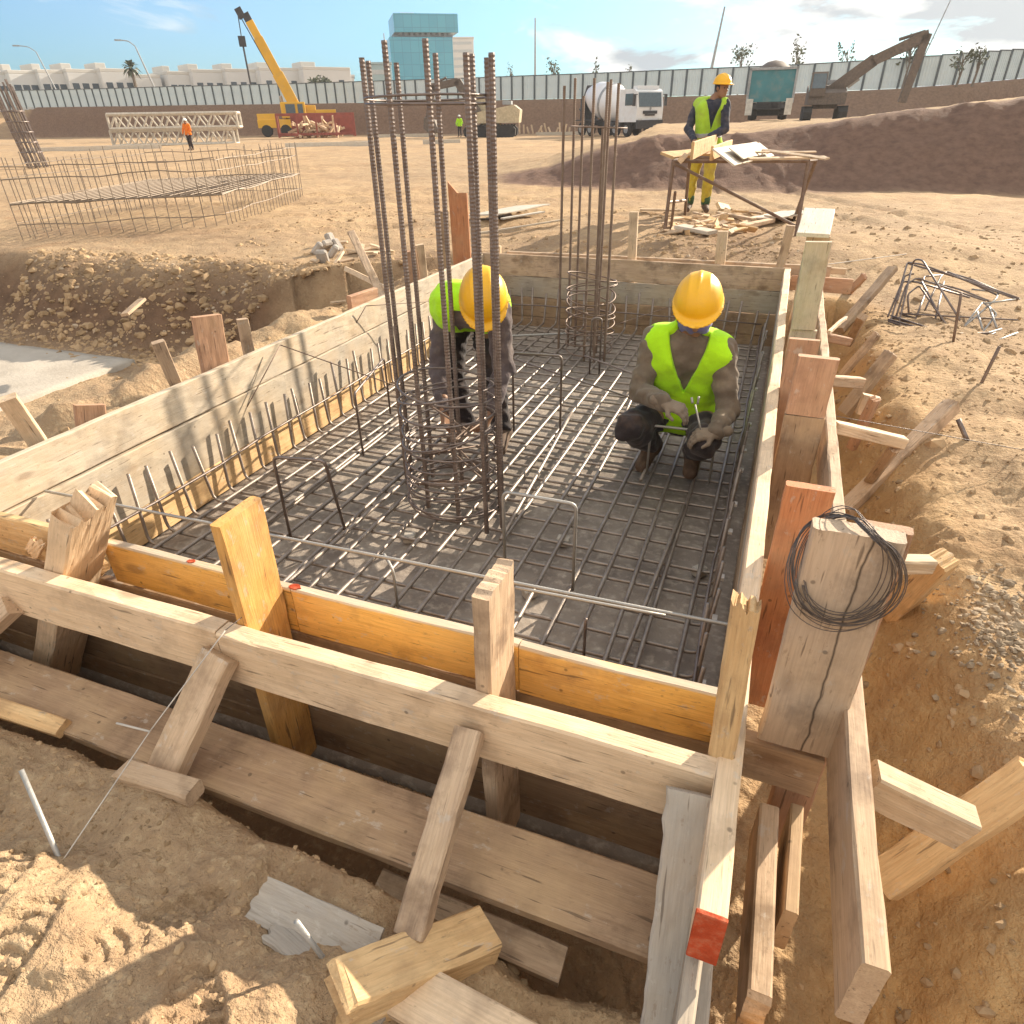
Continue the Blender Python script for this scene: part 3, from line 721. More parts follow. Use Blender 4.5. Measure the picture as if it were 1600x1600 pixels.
# posts between the front rail and the front side (boards set edge-on)
GP = 'posts holding the form'
def front_post(c_bot, c_top, th, wdt, mat, label, jag=0.0, yc=0.5, zb=-0.66):
    d = c_top-c_bot; p0 = c_bot+d*((zb-c_bot[2])/d[2])
    off = np.array([0, wdt/2+0.0085, 0])
    return plank('post', p0+off, c_top+off, (0, 1, 0), wdt, th, mat, None, label, 'post', GP, jag1=jag, step=0.05)
front_post(wy(372, 972, 0.976), wy(333, 826, 0.976), 0.032, 0.155, W_ORANGE, 'orange splitting board set upright behind the front rail, left of the centre')
front_post(wy(755, 1085, 0.976), wy(747, 937, 0.976), 0.040, 0.155, W_OLD, 'shaggy split post with a pink sawn top, middle of the front', 0.012)
front_post(wy(80, 890, 0.976), wy(92, 800, 0.976), 0.075, 0.150, W_PALE, 'broken cream post with a splintered top at the front left', 0.10)
a = wy(1134, 1190, 0.978); b = wy(1175, 948, 1.02); d = b-a
plank('post', a+d*((-0.64-a[2])/d[2])*1.0+np.array([-0.005, 0.026, 0]), b+np.array([-0.012, 0.026, 0]), (1, 0, 0), 0.052, 0.050, W_YELLOW, None, 'slim orange post with a broken brown tip in the front right corner', 'post', GP, jag1=0.025, step=0.05)
# splintered slivers beside the broken post
c = wy(50, 850, 1.10)
plank('splinter', c+np.array([-0.03, 0, -0.05]), c+np.array([0.05, 0.0, 0.03]), VERT, 0.05, 0.012, W_PALE, None, 'pale wood splinter torn from the broken post at the front left', 'splinter', jag0=0.03, jag1=0.04, step=0.02)

# posts between the right side and its rail
def side_post(y, ztop, x0, x1, th, mat, label, zb=-0.62, lean=0.0, jag=0.0, top_in=0.0):
    xc = (x0+x1)/2
    return plank('post', (xc, y+th/2, zb), (xc+lean, y+th/2, ztop), (1, 0, 0), x1-x0, th, mat, None, label, 'post', GP, jag1=jag, step=0.05)
side_post(1.20, 0.437, 0.146, 0.308, 0.045, W_CRACK, 'big cracked grey-tan post with the wire coil hung on it', -0.16, 0.004, 0.004)
side_post(1.252, 0.425, 0.215, 0.312, 0.030, W_RED, 'reddish board just behind the post with the wire coil', -0.60, 0.018)
side_post(1.76, 0.235, 0.118, 0.246, 0.035, W_TERRA, 'terracotta orange board standing behind the post with the wire coil', -0.6, 0.004)
side_post(2.68, 0.322, 0.126, 0.272, 0.035, W_RED, 'dusty pink square-topped board standing beside the squatting man', 0.088, 0.004)
side_post(2.675, 0.085, 0.126, 0.276, 0.038, W_BROWN, 'brown board under the dusty pink one on the right side', -0.6)
side_post(3.22, 0.238, 0.106, 0.236, 0.030, W_RED, 'low reddish board on the right side, between the pink and the tall grey one', -0.6)
side_post(4.15, 0.515, 0.128, 0.262, 0.040, W_GREY, 'tall grey post toward the far end of the right side', 0.04, -0.012)
side_post(4.16, 0.036, 0.128, 0.272, 0.040, W_GREY, 'grey board under the tall post toward the far end of the right side', -0.6)
side_post(4.75, 0.46, 0.130, 0.268, 0.035, W_OLD, 'tan post just behind the tall grey post', -0.6)
a = wy(1271, 364, 4.60); b = wy(1280, 328, 5.05)
plank('board', a+np.array([0, 0, -0.012]), b, (1, 0, 0), 0.185, 0.022, W_PLY, None, 'white board laid slanting over the posts at the far right corner', 'board')
# cross piece and loose boards in the gap at the near right
plank('board', (0.115, 1.235, -0.255), (0.300, 1.235, -0.262), VERT, 0.135, 0.040, W_BROWN, None, 'brown cross board under the big cracked post', 'board')
a = gz(1262, 1290, -0.30); b = gz(1248, 1560, -0.42)
plank('board', (0.205, 1.16, -0.40), (0.208, 0.735, -0.44), VERT, 0.17, 0.045, W_OLD, None, 'old board on edge down in the gap beside the red-tipped board', 'board', jag1=0.02)
plank('board', (0.272, 1.20, -0.42), (0.262, 0.93, -0.43), VERT, 0.16, 0.030, W_BROWN, None, 'split board down in the gap, next to the worn right rail', 'board')

# left side posts
GL = 'posts and braces left of the form'
a = wx(322, 492, XL-0.05); b = wx(337, 575, XL-0.05)
def left_post(pt, pb, xx, w, th, wv, mat, label, zb=-0.5, cat='post'):
    a = wx(*pt, xx); b = wx(*pb, xx); d = b-a; b2 = a+d*((zb-a[2])/d[2])
    return plank('post', b2, a, wv, w, th, mat, None, label, cat, GL, step=0.05)
left_post((322, 493), (337, 575), XL-0.075, 0.150, 0.045, (0.35, 0.93, 0), W_RED, 'broad reddish post rising behind the left side of the form')
left_post((246, 534), (272, 594), XL-0.16, 0.062, 0.045, (0.5, 0.8, 0), W_OLD, 'narrow leaning stake left of the broad reddish post')
left_post((379, 498), (392, 562), XL-0.13, 0.060, 0.045, (0.5, 0.8, 0), W_OLD, 'narrow leaning stake right of the broad reddish post')
left_post((10, 621), (62, 696), XL-0.12, 0.070, 0.055, (0.5, 0.8, 0), W_PALE, 'pale leaning stake at the left edge of the picture')
left_post((140, 632), (143, 664), XL-0.10, 0.120, 0.050, (0.4, 0.9, 0), W_RED, 'stubby reddish post end low behind the left side')
plank('board', wx(257, 606, XL-0.11)+np.array([0, 0, -0.03]), wx(322, 578, XL-0.11)+np.array([0, 0, -0.03]), (1, 0, 0.1), 0.05, 0.03, W_OLD, None, 'short strip of wood nailed at the foot of the broad reddish post', 'board')
# far left corner
left_post((655, 382), (662, 440), XL-0.06, 0.075, 0.04, (0.6, 0.8, 0), W_PALE, 'cream stake at the far left corner of the form', -0.5)
left_post((640, 392), (648, 446), XL-0.09, 0.10, 0.04, (0.6, 0.8, 0), W_RED, 'reddish stake beside the cream one at the far left corner', -0.5)
a = gz(549, 364, 0.05); 
plank('brace', gz(598, 465, -0.28), wy(549, 363, gz(560, 430, -0.2)[1]+0.5), (1, 0.2, 0), 0.075, 0.035, W_OLD, None, 'tan board leaning left beyond the left side of the form', 'board', GL)
plank('brace', gz(540, 420, -0.25), gz(606, 452, -0.22), (0, 0.5, 1), 0.05, 0.03, W_PALE, None, 'pale strip lying on the rubble near the far left corner', 'board', GL)
plank('brace', gz(588, 462, -0.20), gz(546, 476, -0.20), VERT, 0.14, 0.05, W_RED, None, 'reddish brown block lying at the outer left side', 'board', GL)

# back stakes and the tall rusty board behind the bending man
a = wy(724, 410, YB+0.08); b = wy(714, 283, YB+0.08)
plank('post', a+np.array([0, 0, -0.4]), b, (1, 0, 0), 0.19, 0.03, W_TERRA, None, 'tall rusty orange board with a slanted top behind the bending man', 'post', 'stakes behind the far side', cut1=0.20)
a = wy(693, 420, YB+0.05); b = wy(690, 330, YB+0.05)
plank('post', a+np.array([0, 0, -0.3]), b, (1, 0, 0), 0.13, 0.04, W_BROWN, None, 'grey brown board left of the tall rusty one', 'post', 'stakes behind the far side')
def back_stake(px, pt, pb, w, label, mat=W_PALE):
    a = wy(px-2, pb, YB+0.09); b = wy(px, pt, YB+0.09); a[2] -= 0.4
    plank('stake', a, b, (1, 0, 0), w, 0.045, mat, None, label, 'stake', 'stakes behind the far side')
back_stake(991, 331, 402, 0.075, 'tall cream stake behind the far side of the form')
back_stake(1130, 361, 402, 0.085, 'short pale stake behind the far side, nearer the right corner')
back_stake(777, 384, 402, 0.07, 'stub of a stake behind the far side, right of the rusty board')
plank('board', wy(1228, 352, YB+0.05)+np.array([0, 0, -0.5]), wy(1236, 352, YB+0.05)+np.array([0.0, 0, 0.0]), (1, 0, 0), 0.07, 0.04, W_OLD, None, 'slim post at the far right corner under the white board', 'post')

# braces on the front rail and what they stand on
GB = 'slanted props under the front rail'
a = wy(345, 1022, 0.921); b = gz(255, 1215, -0.33)
plank('brace', b+np.array([0, 0, 0.0]), a, (1, 0, 0), 0.095, 0.050, W_OLD, None, 'slanted prop under the front rail, left of the centre', 'prop', GB, step=0.05)
a = wy(733, 1140, 0.921); b = gz(643, 1462, -0.30)
plank('brace', b, a, (1, 0, 0), 0.064, 0.048, W_OLD, None, 'slanted nail-pitted prop standing on the sawn timber block', 'prop', GB, step=0.04, wob=0.003)
a = wy(20, 945, 0.921); b = gz(-70, 1030, -0.30)
plank('brace', b, a, (1, 0, 0), 0.062, 0.05, W_OLD, None, 'slanted prop at the left edge of the picture', 'prop', GB)
a = wy(1093, 1240, 0.905); b = gz(1046, 1640, -0.36)
plank('brace', b, a, (1, 0.05, 0), 0.118, 0.038, W_SILVER, None, 'wide silver-grey plank leaning on the right end of the front rail', 'prop', GB, step=0.03, wob=0.004)
# timbers on the ground in front
plank('timber', gz(508, 1572, -0.258), gz(756, 1468, -0.395), (0, 0, 1), 0.10, 0.10, W_YELLOW, None, 'thick splintered sunlit timber block under the pitted prop', 'timber', jag0=0.05, step=0.03, wob=0.003)
a1 = gz(190, 1222, -0.33); b1 = gz(315, 1262, -0.33); a1[2] = hz(a1[0], a1[1])+0.022; b1[2] = hz(b1[0], b1[1])+0.03
plank('timber', a1, b1, (0, 0, 1), 0.045, 0.055, W_OLD, None, 'broken stub of wood at the foot of the left prop', 'timber', jag0=0.05, step=0.03)
plank('timber', gz(590, 1385, -0.47), gz(880, 1510, -0.50), (0, 1, 0.2), 0.075, 0.045, W_OLD, None, 'brown offcut lying in the shade below the long plank', 'timber', step=0.05)
a3 = gz(606, 1545, -0.36); b3 = gz(930, 1740, -0.38); a3[2] = hz(a3[0], a3[1])+0.012; b3[2] = a3[2]+0.01
plank('timber', a3, b3, (0.4, 1, 0.1), 0.10, 0.03, W_PALE, None, 'pale plank running out of the picture under the timber block', 'plank')
plank('timber', gz(-40, 1095, -0.33), gz(100, 1138, -0.34), (0, 1, 0.3), 0.05, 0.03, W_YELLOW, None, 'yellowish strip lying beside the long low plank at the left', 'plank')
# piece of dusty grey board half buried
a = gz(403, 1413, -0.31); b = gz(590, 1500, -0.33)
a[2] = hz(a[0], a[1])+0.030; b[2] = max(hz(b[0], b[1]), hz((a[0]+b[0])/2, (a[1]+b[1])/2))+0.020
plank('board', a, b, (0.3, 0.6, 0.30), 0.085, 0.012, W_SILVER, None, 'dusty grey board half buried in the soil in front', 'board', jag0=0.015, step=0.04, wob=0.004)
a2 = gz(425, 1455, -0.31); b2 = gz(600, 1600, -0.33); a2[2] = hz(a2[0], a2[1])+0.016; b2[2] = hz(b2[0], b2[1])+0.016
plank('board', a2, b2, (0.5, -0.6, 0.15), 0.06, 0.010, W_SILVER, None, 'second dusty grey board under the half-buried one', 'board', jag0=0.02, step=0.04, wob=0.004)

# struts and stakes on the right
GS = 'struts and stakes propping the right side'
def strut(p_in, p_out, w, th, mat, label, wv=(0, 0, 1)):
    plank('strut', p_in, p_out, wv, w, th, mat, None, label, 'strut', GS, step=0.06, wob=0.002)
strut(np.array([0.342, 2.96, -0.05]), gz(1412, 692, -0.14), 0.050, 0.055, W_PALE, 'sunlit strut from the right rail to the long leaning stake')
strut(np.array([0.350, 1.075, -0.06]), gz(1505, 1292, -0.13), 0.085, 0.060, W_PALE, 'thick pale strut at the lower right, meeting a stake')
strut(np.array([0.342, 1.88, -0.06]), gz(1452, 882, -0.10), 0.05, 0.05, W_PALE, 'short pale strut behind the post with the wire coil')
strut(np.array([0.340, 3.60, -0.06]), gz(1346, 598, -0.12), 0.055, 0.045, W_OLD, 'short strut beyond the dusty pink board')
strut(np.array([0.342, 4.45, -0.07]), gz(1326, 534, -0.12), 0.05, 0.045, W_RED, 'reddish strut near the far end of the right rail')
strut(np.array([0.342, 4.30, 0.00]), gz(1322, 497, -0.12), 0.025, 0.02, W_PALE, 'thin pale lath sticking out from the right rail')
def stake(bot, top, w, th, mat, label):
    plank('stake', bot, top, (0.7, -0.7, 0.1), w, th, mat, None, label, 'stake', GS, step=0.06, wob=0.003, jag1=0.015)
stake(gz(1318, 800, -0.55), gz(1490, 632, -0.15), 0.075, 0.07, W_OLD, 'long stake leaning on the dug slope beside the squatting man')
stake(gz(1378, 1380, -0.50), gz(1625, 1205, -0.14), 0.085, 0.055, W_YELLOW, 'thick stake at the lower right edge of the picture')
stake(gz(1392, 960, -0.50), gz(1478, 872, -0.13), 0.075, 0.07, W_YELLOW, 'ragged stake behind the post with the wire coil')
stake(gz(1318, 645, -0.50), gz(1394, 550, -0.12), 0.080, 0.05, W_OLD, 'stake leaning on the slope beyond the dusty pink board')
stake(gz(1310, 515, -0.45), gz(1396, 420, -0.06), 0.085, 0.05, W_OLD, 'farthest long stake leaning on the slope')
stake(gz(1325, 535, -0.40), gz(1349, 494, -0.12), 0.06, 0.05, W_OLD, 'short stub of stake between two long ones on the right')
plank('timber', gz(1350, 648, -0.36), gz(1362, 618, -0.25), (1, 0, 0), 0.09, 0.07, W_PALE, None, 'pale end of a block lying on the dug slope', 'timber')
plank('board', (0.12, YB+0.05, -0.12), (0.60, YB+0.08, -0.13), VERT, 0.12, 0.03, W_RED, None, 'reddish board end sticking out at the far right corner', 'board')
plank('board', (0.12, YB+0.30, -0.05), (0.55, YB+0.33, -0.06), VERT, 0.05, 0.03, W_PALE, None, 'pale lath sticking out at the far right corner', 'board')

# coil of tie wire hung on the big post
def coil():
    c = wy(1307, 922, 1.178); mb = MB()
    for k in range(16):
        r = 0.080+0.024*rng.random(); rz = r*(1.12+0.12*rng.random()); ph = rng.normal(0, 0.05, 2)
        cx = c[0]+0.012+rng.normal(0.0, 0.006); cz = 0.450-rz+rng.normal(0, 0.003)
        if k > 13: r *= 0.85; rz *= 1.12
        a = np.linspace(0, 2*np.pi, 44)
        x = cx+r*np.sin(a)*(1+0.05*np.sin(2*a+k)); z = cz+rz*np.cos(a)
        # in front of the face on the right and below, over the top edge, and back behind the post on the left
        fr = np.interp(a, [0, 0.10, 0.42, 4.0, 5.2, 5.6, 5.95, 6.2832], [0.75, 0.45, 0.0, 0.0, 1.05, 1.05, 1.0, 0.75])
        y = 1.190-0.010*rng.random()+fr*0.068+0.004*np.sin(3*a+k)
        z = np.where((fr > 0.02) & (fr < 0.97) & ((a < 1.0) | (a > 5.5)) & (x > 0.14) & (x < 0.315), np.maximum(z, 0.441+0.004*rng.random()), z)
        mb.tube(np.stack([x, y, z], -1), 0.0010, 5, caps=False)
    tag(mb.build('wire_coil', WIRE, None, True), 'coil of dark tie wire hung over the big cracked post', 'wire coil')
coil()

# more stakes and laths crowding the far part of the right side
for (b0, t0, w_, mt, lb) in (((1306, 478), (1352, 430), 0.06, W_RED, 'reddish stake low behind the tall grey post'), ((1312, 590), (1372, 520), 0.05, W_OLD, 'slim stake between the short strut and the longer stakes'),
                            ((1330, 700), (1368, 622), 0.05, W_RED, 'reddish lath leaning on the slope under the sunlit strut'), ((1352, 760), (1398, 700), 0.045, W_OLD, 'narrow lath half buried in the dug slope beside the long stake')):
    stake(gz(*b0, -0.48), gz(*t0, -0.16), w_, 0.04, mt, lb)
# ================================================================== REINFORCEMENT
MZ = -0.615                                   # level of the lower mat
mat_t = thing('rebar_mat', 'steel reinforcement mat covering the bottom of the form, ends bent up along the sides', 'rebar mat', (-1.3, 3.6, MZ))
def ribbed(mb, pts, r, pitch=0.012, n=8):
    pts = np.asarray(pts, float); seg = np.linalg.norm(np.diff(pts, axis=0), axis=1); s = np.concatenate([[0], np.cumsum(seg)])
    m = int(s[-1]/pitch*2); q = np.linspace(0, s[-1], m); P = np.stack([np.interp(q, s, pts[:, i]) for i in range(3)], -1)
    rr = np.where(np.arange(m) % 2 == 0, r*0.97, r*1.075); mb.tube(P, rr, n)
y = 1.30; k = 0
while y < 6.12:
    yy = y+rng.normal(0, 0.012); tl = -0.27+rng.normal(0, 0.02); tr = -0.30+rng.normal(0, 0.03)
    P = bend([(XL+0.075+rng.normal(0, 0.008), yy+rng.normal(0, 0.012), tl), (XL+0.085, yy, MZ), (XR-0.075, yy+rng.normal(0, 0.015), MZ), (XR-0.06+rng.normal(0, 0.006), yy+rng.normal(0, 0.012), tr)], 0.05)
    mb = MB(); mb.tube(P, 0.0080, 6); mb.build('cross_bar', MATSTEEL, mat_t, True); y += 0.138; k += 1
x = XL+0.16; k = 0
while x < XR-0.10:
    xx = x+rng.normal(0, 0.012); te = -0.29+rng.normal(0, 0.03)
    P = bend([(xx+rng.normal(0, 0.01), YF+0.09, -0.40+rng.normal(0, 0.02)), (xx, YF+0.10, MZ+0.016), (xx+rng.normal(0, 0.02), 3.6, MZ+0.016), (xx+rng.normal(0, 0.02), YB-0.09, MZ+0.016), (xx, YB-0.075, te)], 0.05)
    mb = MB(); mb.tube(P, 0.0102, 7); mb.build('long_bar', MATSTEEL, mat_t, True); x += 0.128; k += 1
for (x0, z0) in ((XL+0.10, -0.43), (XR-0.085, -0.47)):              # bars tied along the upturned ends
    mb = MB(); mb.tube([(x0+rng.normal(0, 0.006), yy, z0+rng.normal(0, 0.006)) for yy in np.linspace(1.25, 6.1, 14)], 0.0065, 6); mb.build('side_bar', STEEL, mat_t, True)
mb = MB(); mb.tube([(xx, YB-0.09, -0.44+rng.normal(0, 0.006)) for xx in np.linspace(XL+0.1, XR-0.1, 10)], 0.0065, 6); mb.build('side_bar', STEEL, mat_t, True)
for q in range(6):                                                  # extra bars laid loose on the mat
    xx = [-2.15, -1.0, -0.78, -0.5, -1.75, -0.3][q]; y0 = [2.0, 2.4, 4.0, 3.2, 1.5, 1.4][q]
    mb = MB(); mb.tube(line((xx, y0, MZ+0.030), (xx+rng.normal(0, 0.05), y0+1.6, MZ+0.030), 6), 0.0105, 7); mb.build('long_bar', MATSTEEL, mat_t, True)
TIE = plain('tie_dot', (0.55, 0.50, 0.45), 0.5, 0.3)
for k in range(16):                                                 # pale spacers along the right side
    yy = 1.32+k*0.30; mb = MB(); mb.box((XR-0.05, yy, -0.40-0.03*(k % 2)), (0.018, 0.030, 0.014)); mb.build('spacer', TIE, mat_t)
SPC = plain('spacer_concrete', (0.42, 0.38, 0.33), 0.9)
for (px, py) in ((1093, 892), (828, 925), (880, 845), (640, 840), (980, 650)):
    p = gz(px, py, FLOOR+0.03); mb = MB(); mb.box(p, (0.06, 0.05, 0.045), rotz3(rng.random()), 0.006)
    tag(mb.build('spacer_block', SPC), 'small grey concrete spacer block under the steel mat', 'spacer block', 'spacer blocks')

# -- the two column cages
def column_cage(name, label, base, r, bars, rbar, hoops, extra, mat, view):
    c = np.array(base, float); t = thing(name, label, 'rebar column', (c[0], c[1], MZ), 0, 'column cages standing in the form')
    f = unit([view[0], view[1], 0]); rt = np.array([f[1], -f[0], 0])
    for (co, fr, tx, ty) in bars:
        sn = math.sqrt(max(0, 1-co*co)); yd = c[1]+r*(-0.45*co-(sn if fr else -sn)*0.89)
        top = wy(tx, ty, yd); p = np.array([top[0]+rng.normal(0, 0.006), yd, 0]); mb = MB()
        ribbed(mb, [(p[0], p[1], MZ), top], rbar, 0.016 if rbar > 0.012 else 0.014)
        mb.build('bar', mat, t)
    for z in hoops:
        rr = r+rbar+0.004+rng.normal(0, 0.003); tl = rng.normal(0, 0.09, 2); a = np.linspace(0, 2*np.pi*1.06, 42)
        mb = MB(); mb.tube(np.stack([c[0]+rr*np.cos(a+z*9), c[1]+rr*np.sin(a+z*9), z+rr*(tl[0]*np.cos(a)+tl[1]*np.sin(a))+0.008*a/6.28], -1), 0.0055, 6); mb.build('hoop', mat, t, True)
    for (z, dr) in extra:
        rr = r+rbar+0.006+dr; a = np.linspace(0, 2*np.pi, 42); tl = rng.normal(0, 0.03, 2)
        mb = MB(); mb.tube(np.stack([c[0]+rr*np.cos(a), c[1]+rr*np.sin(a), z+rr*(tl[0]*np.cos(a)+tl[1]*np.sin(a))], -1), 0.0045, 6); mb.build('hoop', mat, t, True)
    return t
c1 = np.array([-1.372, 2.69, 0]); c2 = np.array([-1.37, 5.33, 0])
BARS1 = [(-1.0, True, 565, 90), (-0.86, False, 575, 95), (-0.62, True, 600, 63), (-0.46, False, 619, 98), (0.0, True, 664, 60), (0.14, False, 680, 83), (0.60, True, 728, 82), (0.68, False, 737, 84), (0.90, False, 761, 90), (0.97, True, 768, 82)]
column_cage('rebar_column', 'near round column cage of thick ribbed bars, in front of the bending man', c1, 0.222, BARS1, 0.0115,
            [-0.585, -0.56, -0.54, -0.50, -0.475, -0.43, -0.41, -0.36, -0.30, -0.27, -0.19, -0.17, -0.08, 0.0, 0.02], [(1.17, 0), (1.19, 0.003)], STEEL, c1)
BARS2 = [(-1.0, True, 882, 134), (-0.62, False, 899, 122), (0.10, True, 929, 122), (0.60, True, 950, 128), (0.68, False, 955, 124), (0.97, True, 967, 130), (-0.3, False, 912, 150), (0.35, False, 942, 200)]
column_cage('rebar_column', 'farther column cage of slim rusty bars, standing between the two crouched men', c2, 0.185, BARS2, 0.0100,
            list(np.arange(-0.56, 0.02, 0.072)), [(1.05, 0.0)], RUST, c2)
# loose cross wires inside the near cage
for k in range(9):
    a = rng.random()*6.28; z = -0.52+0.05*k; p = c1+np.array([0.2*math.cos(a), 0.2*math.sin(a), z]); q = c1+np.array([-0.22*math.cos(a+0.7), -0.22*math.sin(a+0.7), z+rng.normal(0, 0.05)])
    mb = MB(); mb.tube(line(p, q, 6), 0.005, 6); o = mb.build('hoop', RUST, [x for x in COL.objects if x.name == 'rebar_column'][0], True)

# -- bent chair bars standing on the mat
def chair(label, segs, r=0.0075, mat=STEEL):
    mb = MB(); mb.tube(bend(segs, 0.03), r, 6); o = mb.build('chair_bar', mat, None, True); tag(o, label, 'chair bar', 'bent chair bars on the mat'); return o
def chair2(foot1, top1, top2, foot2, label, mat=STEEL):
    b1 = gz(*foot1, MZ); z1 = z_at(*top1, b1); T1 = np.array([b1[0], b1[1], z1]); T2 = gz(*top2, z1)
    B2 = gz(*foot2, MZ) if foot2 is not None else np.array([T2[0], T2[1], MZ])
    chair(label, [b1, T1, T2, B2], mat=mat)
chair2((895, 922), (897, 788), (786, 768), None, 'bent bar standing right of the near column, lit along its top', DULL)
chair2((875, 680), (868, 556), (801, 552), None, 'bent bar standing behind and right of the near column')
chair2((455, 842), (427, 714), (507, 720), (540, 830), 'bent bar standing near the left side of the form')
chair2((568, 712), (533, 617), (600, 560), None, 'bent bar standing by the left side, left of the near column')
chair2((936, 585), (937, 497), (925, 497), None, 'bent bar standing inside the farther column')
chair2((1010, 742), (1010, 664), (1120, 676), None, 'bent bar standing in front of the squatting man', DULL)
chair('short hooked bar standing behind the front side of the form', [gz(622, 950, MZ), np.array([*gz(622, 950, MZ)[:2], -0.42]), gz(600, 866, -0.40)], 0.006, DULL)
chair('straight short bar standing close behind the front side at the right', [gz(912, 1030, MZ), np.array([*gz(912, 1030, MZ)[:2], -0.50]), np.array([*gz(912, 1030, MZ)[:2], -0.42])], 0.006)
chair('hooked bar behind the squatting man, at his shoulder', [gz(1146, 600, MZ), np.array([*gz(1146, 600, MZ)[:2], -0.35]), gz(1118, 512, -0.35)], 0.006, DULL)

# -- long rods and wires
def rod(name, pts, r, mat, label, cat, rib=False):
    mb = MB()
    if rib: ribbed(mb, pts, r, 0.010, 6)
    else: mb.tube(pts, r, 6)
    tag(mb.build(name, mat, None, True), label, cat)
rod('rebar_rod', line(wx(70, 767, XL+0.02), gz(1168, 982, -0.165), 20), 0.0058, DULL, 'long thin ribbed rod lying across the front of the form', 'rod', True)
rod('rebar_rod', line(gz(805, 918, -0.150), gz(1040, 962, -0.158), 8), 0.0050, DULL, 'short light rod tied along the long one across the front', 'rod')
rod('rebar_rod', line(gz(800, 560, -0.30), gz(1002, 627, -0.30), 8), 0.006, STEEL, 'thin rod running from the bending man to the squatting man', 'rod')
rod('rebar_rod', line(gz(913, 556, -0.42), gz(1000, 588, -0.42), 6), 0.006, STEEL, 'thin rod from the farther column toward the squatting man', 'rod')
rod('rebar_rod', line(gz(768, 526, -0.56), gz(884, 521, -0.56), 6), 0.009, DULL, 'light rod lying on the mat between the two columns', 'rod')
rod('wire', line(gz(960, 508, -0.35), gz(1062, 474, -0.30), 8), 0.003, RUST, 'rusty wire stretched from the farther column behind the squatting man', 'wire')
a = wx(438, 539, XL+0.05)
rod('wire', line(a, wx(386, 636, XL+0.03), 4), 0.0035, RUST, 'thin wire slanting down the inner left side of the form', 'wire')
rod('wire', line(a, gz(625, 605, -0.30), 8), 0.0035, RUST, 'thin wire from the left side of the form to the near column', 'wire')
a = wx(572, 478, XL+0.05)
rod('wire', line(a, gz(533, 545, -0.26), 4), 0.0035, RUST, 'thin bent wire high on the far part of the left side', 'wire')
rod('wire', line(a, gz(688, 470, -0.1), 8), 0.003, RUST, 'thin wire running from the left side to the bending man', 'wire')

# -- pegs and string lines in front
def peg(base, top_px, r, label, mat=DULL):
    b = np.array(base); z = z_at(top_px[0], top_px[1], b); t_ = gz(top_px[0], top_px[1], b[2]+0.17)
    mb = MB(); mb.tube([b+(b-t_)*0.25, b, t_], r, 8); tag(mb.build('steel_peg', mat, None, True), label, 'peg', 'steel pegs'); return t_
pb = gz(97, 1352, hz(*gz(97, 1352, -0.33)[:2]))
peg(pb, (33, 1203), 0.0055, 'grey steel peg leaning out of the soil at the lower left')
pb2 = gz(516, 1512, -0.33)
peg(pb2, (463, 1440), 0.0055, 'pale steel peg beside the half-buried grey board')
STR = plain('string_pale', (0.55, 0.50, 0.44), 0.8)
k1 = gz(234, 1143, -0.17)
rod('string_line', line(pb+np.array([0.01, 0, 0.02]), k1, 12), 0.0016, STR, 'string tied from the leaning peg up toward the front rail', 'string')
rod('string_line', line(k1, wy(352, 985, 0.925), 10), 0.0016, STR, 'string from the twig knot up to the front rail', 'string')
rod('string_line', line(wy(352, 985, 0.925), wy(440, 915, 1.14), 6), 0.0012, WIRE, 'dark string over the front rail by the orange split board', 'string')
rod('twig', line(gz(182, 1130, -0.165), k1, 4), 0.0028, STR, 'pale nail hanging in the string at the lower left', 'nail')
rod('rebar_rod', line(gz(1524, 618, -0.30), wy(1562, 541, gz(1524, 618, -0.30)[1]+0.05), 4), 0.009, RUST, 'rusty rod stuck in the ground by the twisted wire bundle', 'rod')
rod('rebar_rod', line(gz(1487, 548, -0.32), wy(1502, 458, gz(1487, 548, -0.32)[1]), 4), 0.009, RUST, 'rusty rod stuck upright inside the twisted wire bundle', 'rod')
rod('rebar_rod', line(gz(1512, 690, -0.25), gz(1497, 655, -0.16), 4), 0.012, STEEL, 'short bent dark bar lying beside the long leaning stake', 'rod')
rod('string_line', line(wx(1305, 650, 0.345), gz(1610, 705, -0.20), 10), 0.0018, WIRE, 'dark string running from the right rail across the loose soil', 'string')
rod('string_line', line(gz(1240, 420, -0.10), gz(1560, 378, -0.30), 10), 0.004, STR, 'pale cord lying across the ground beyond the wire bundle', 'cord')
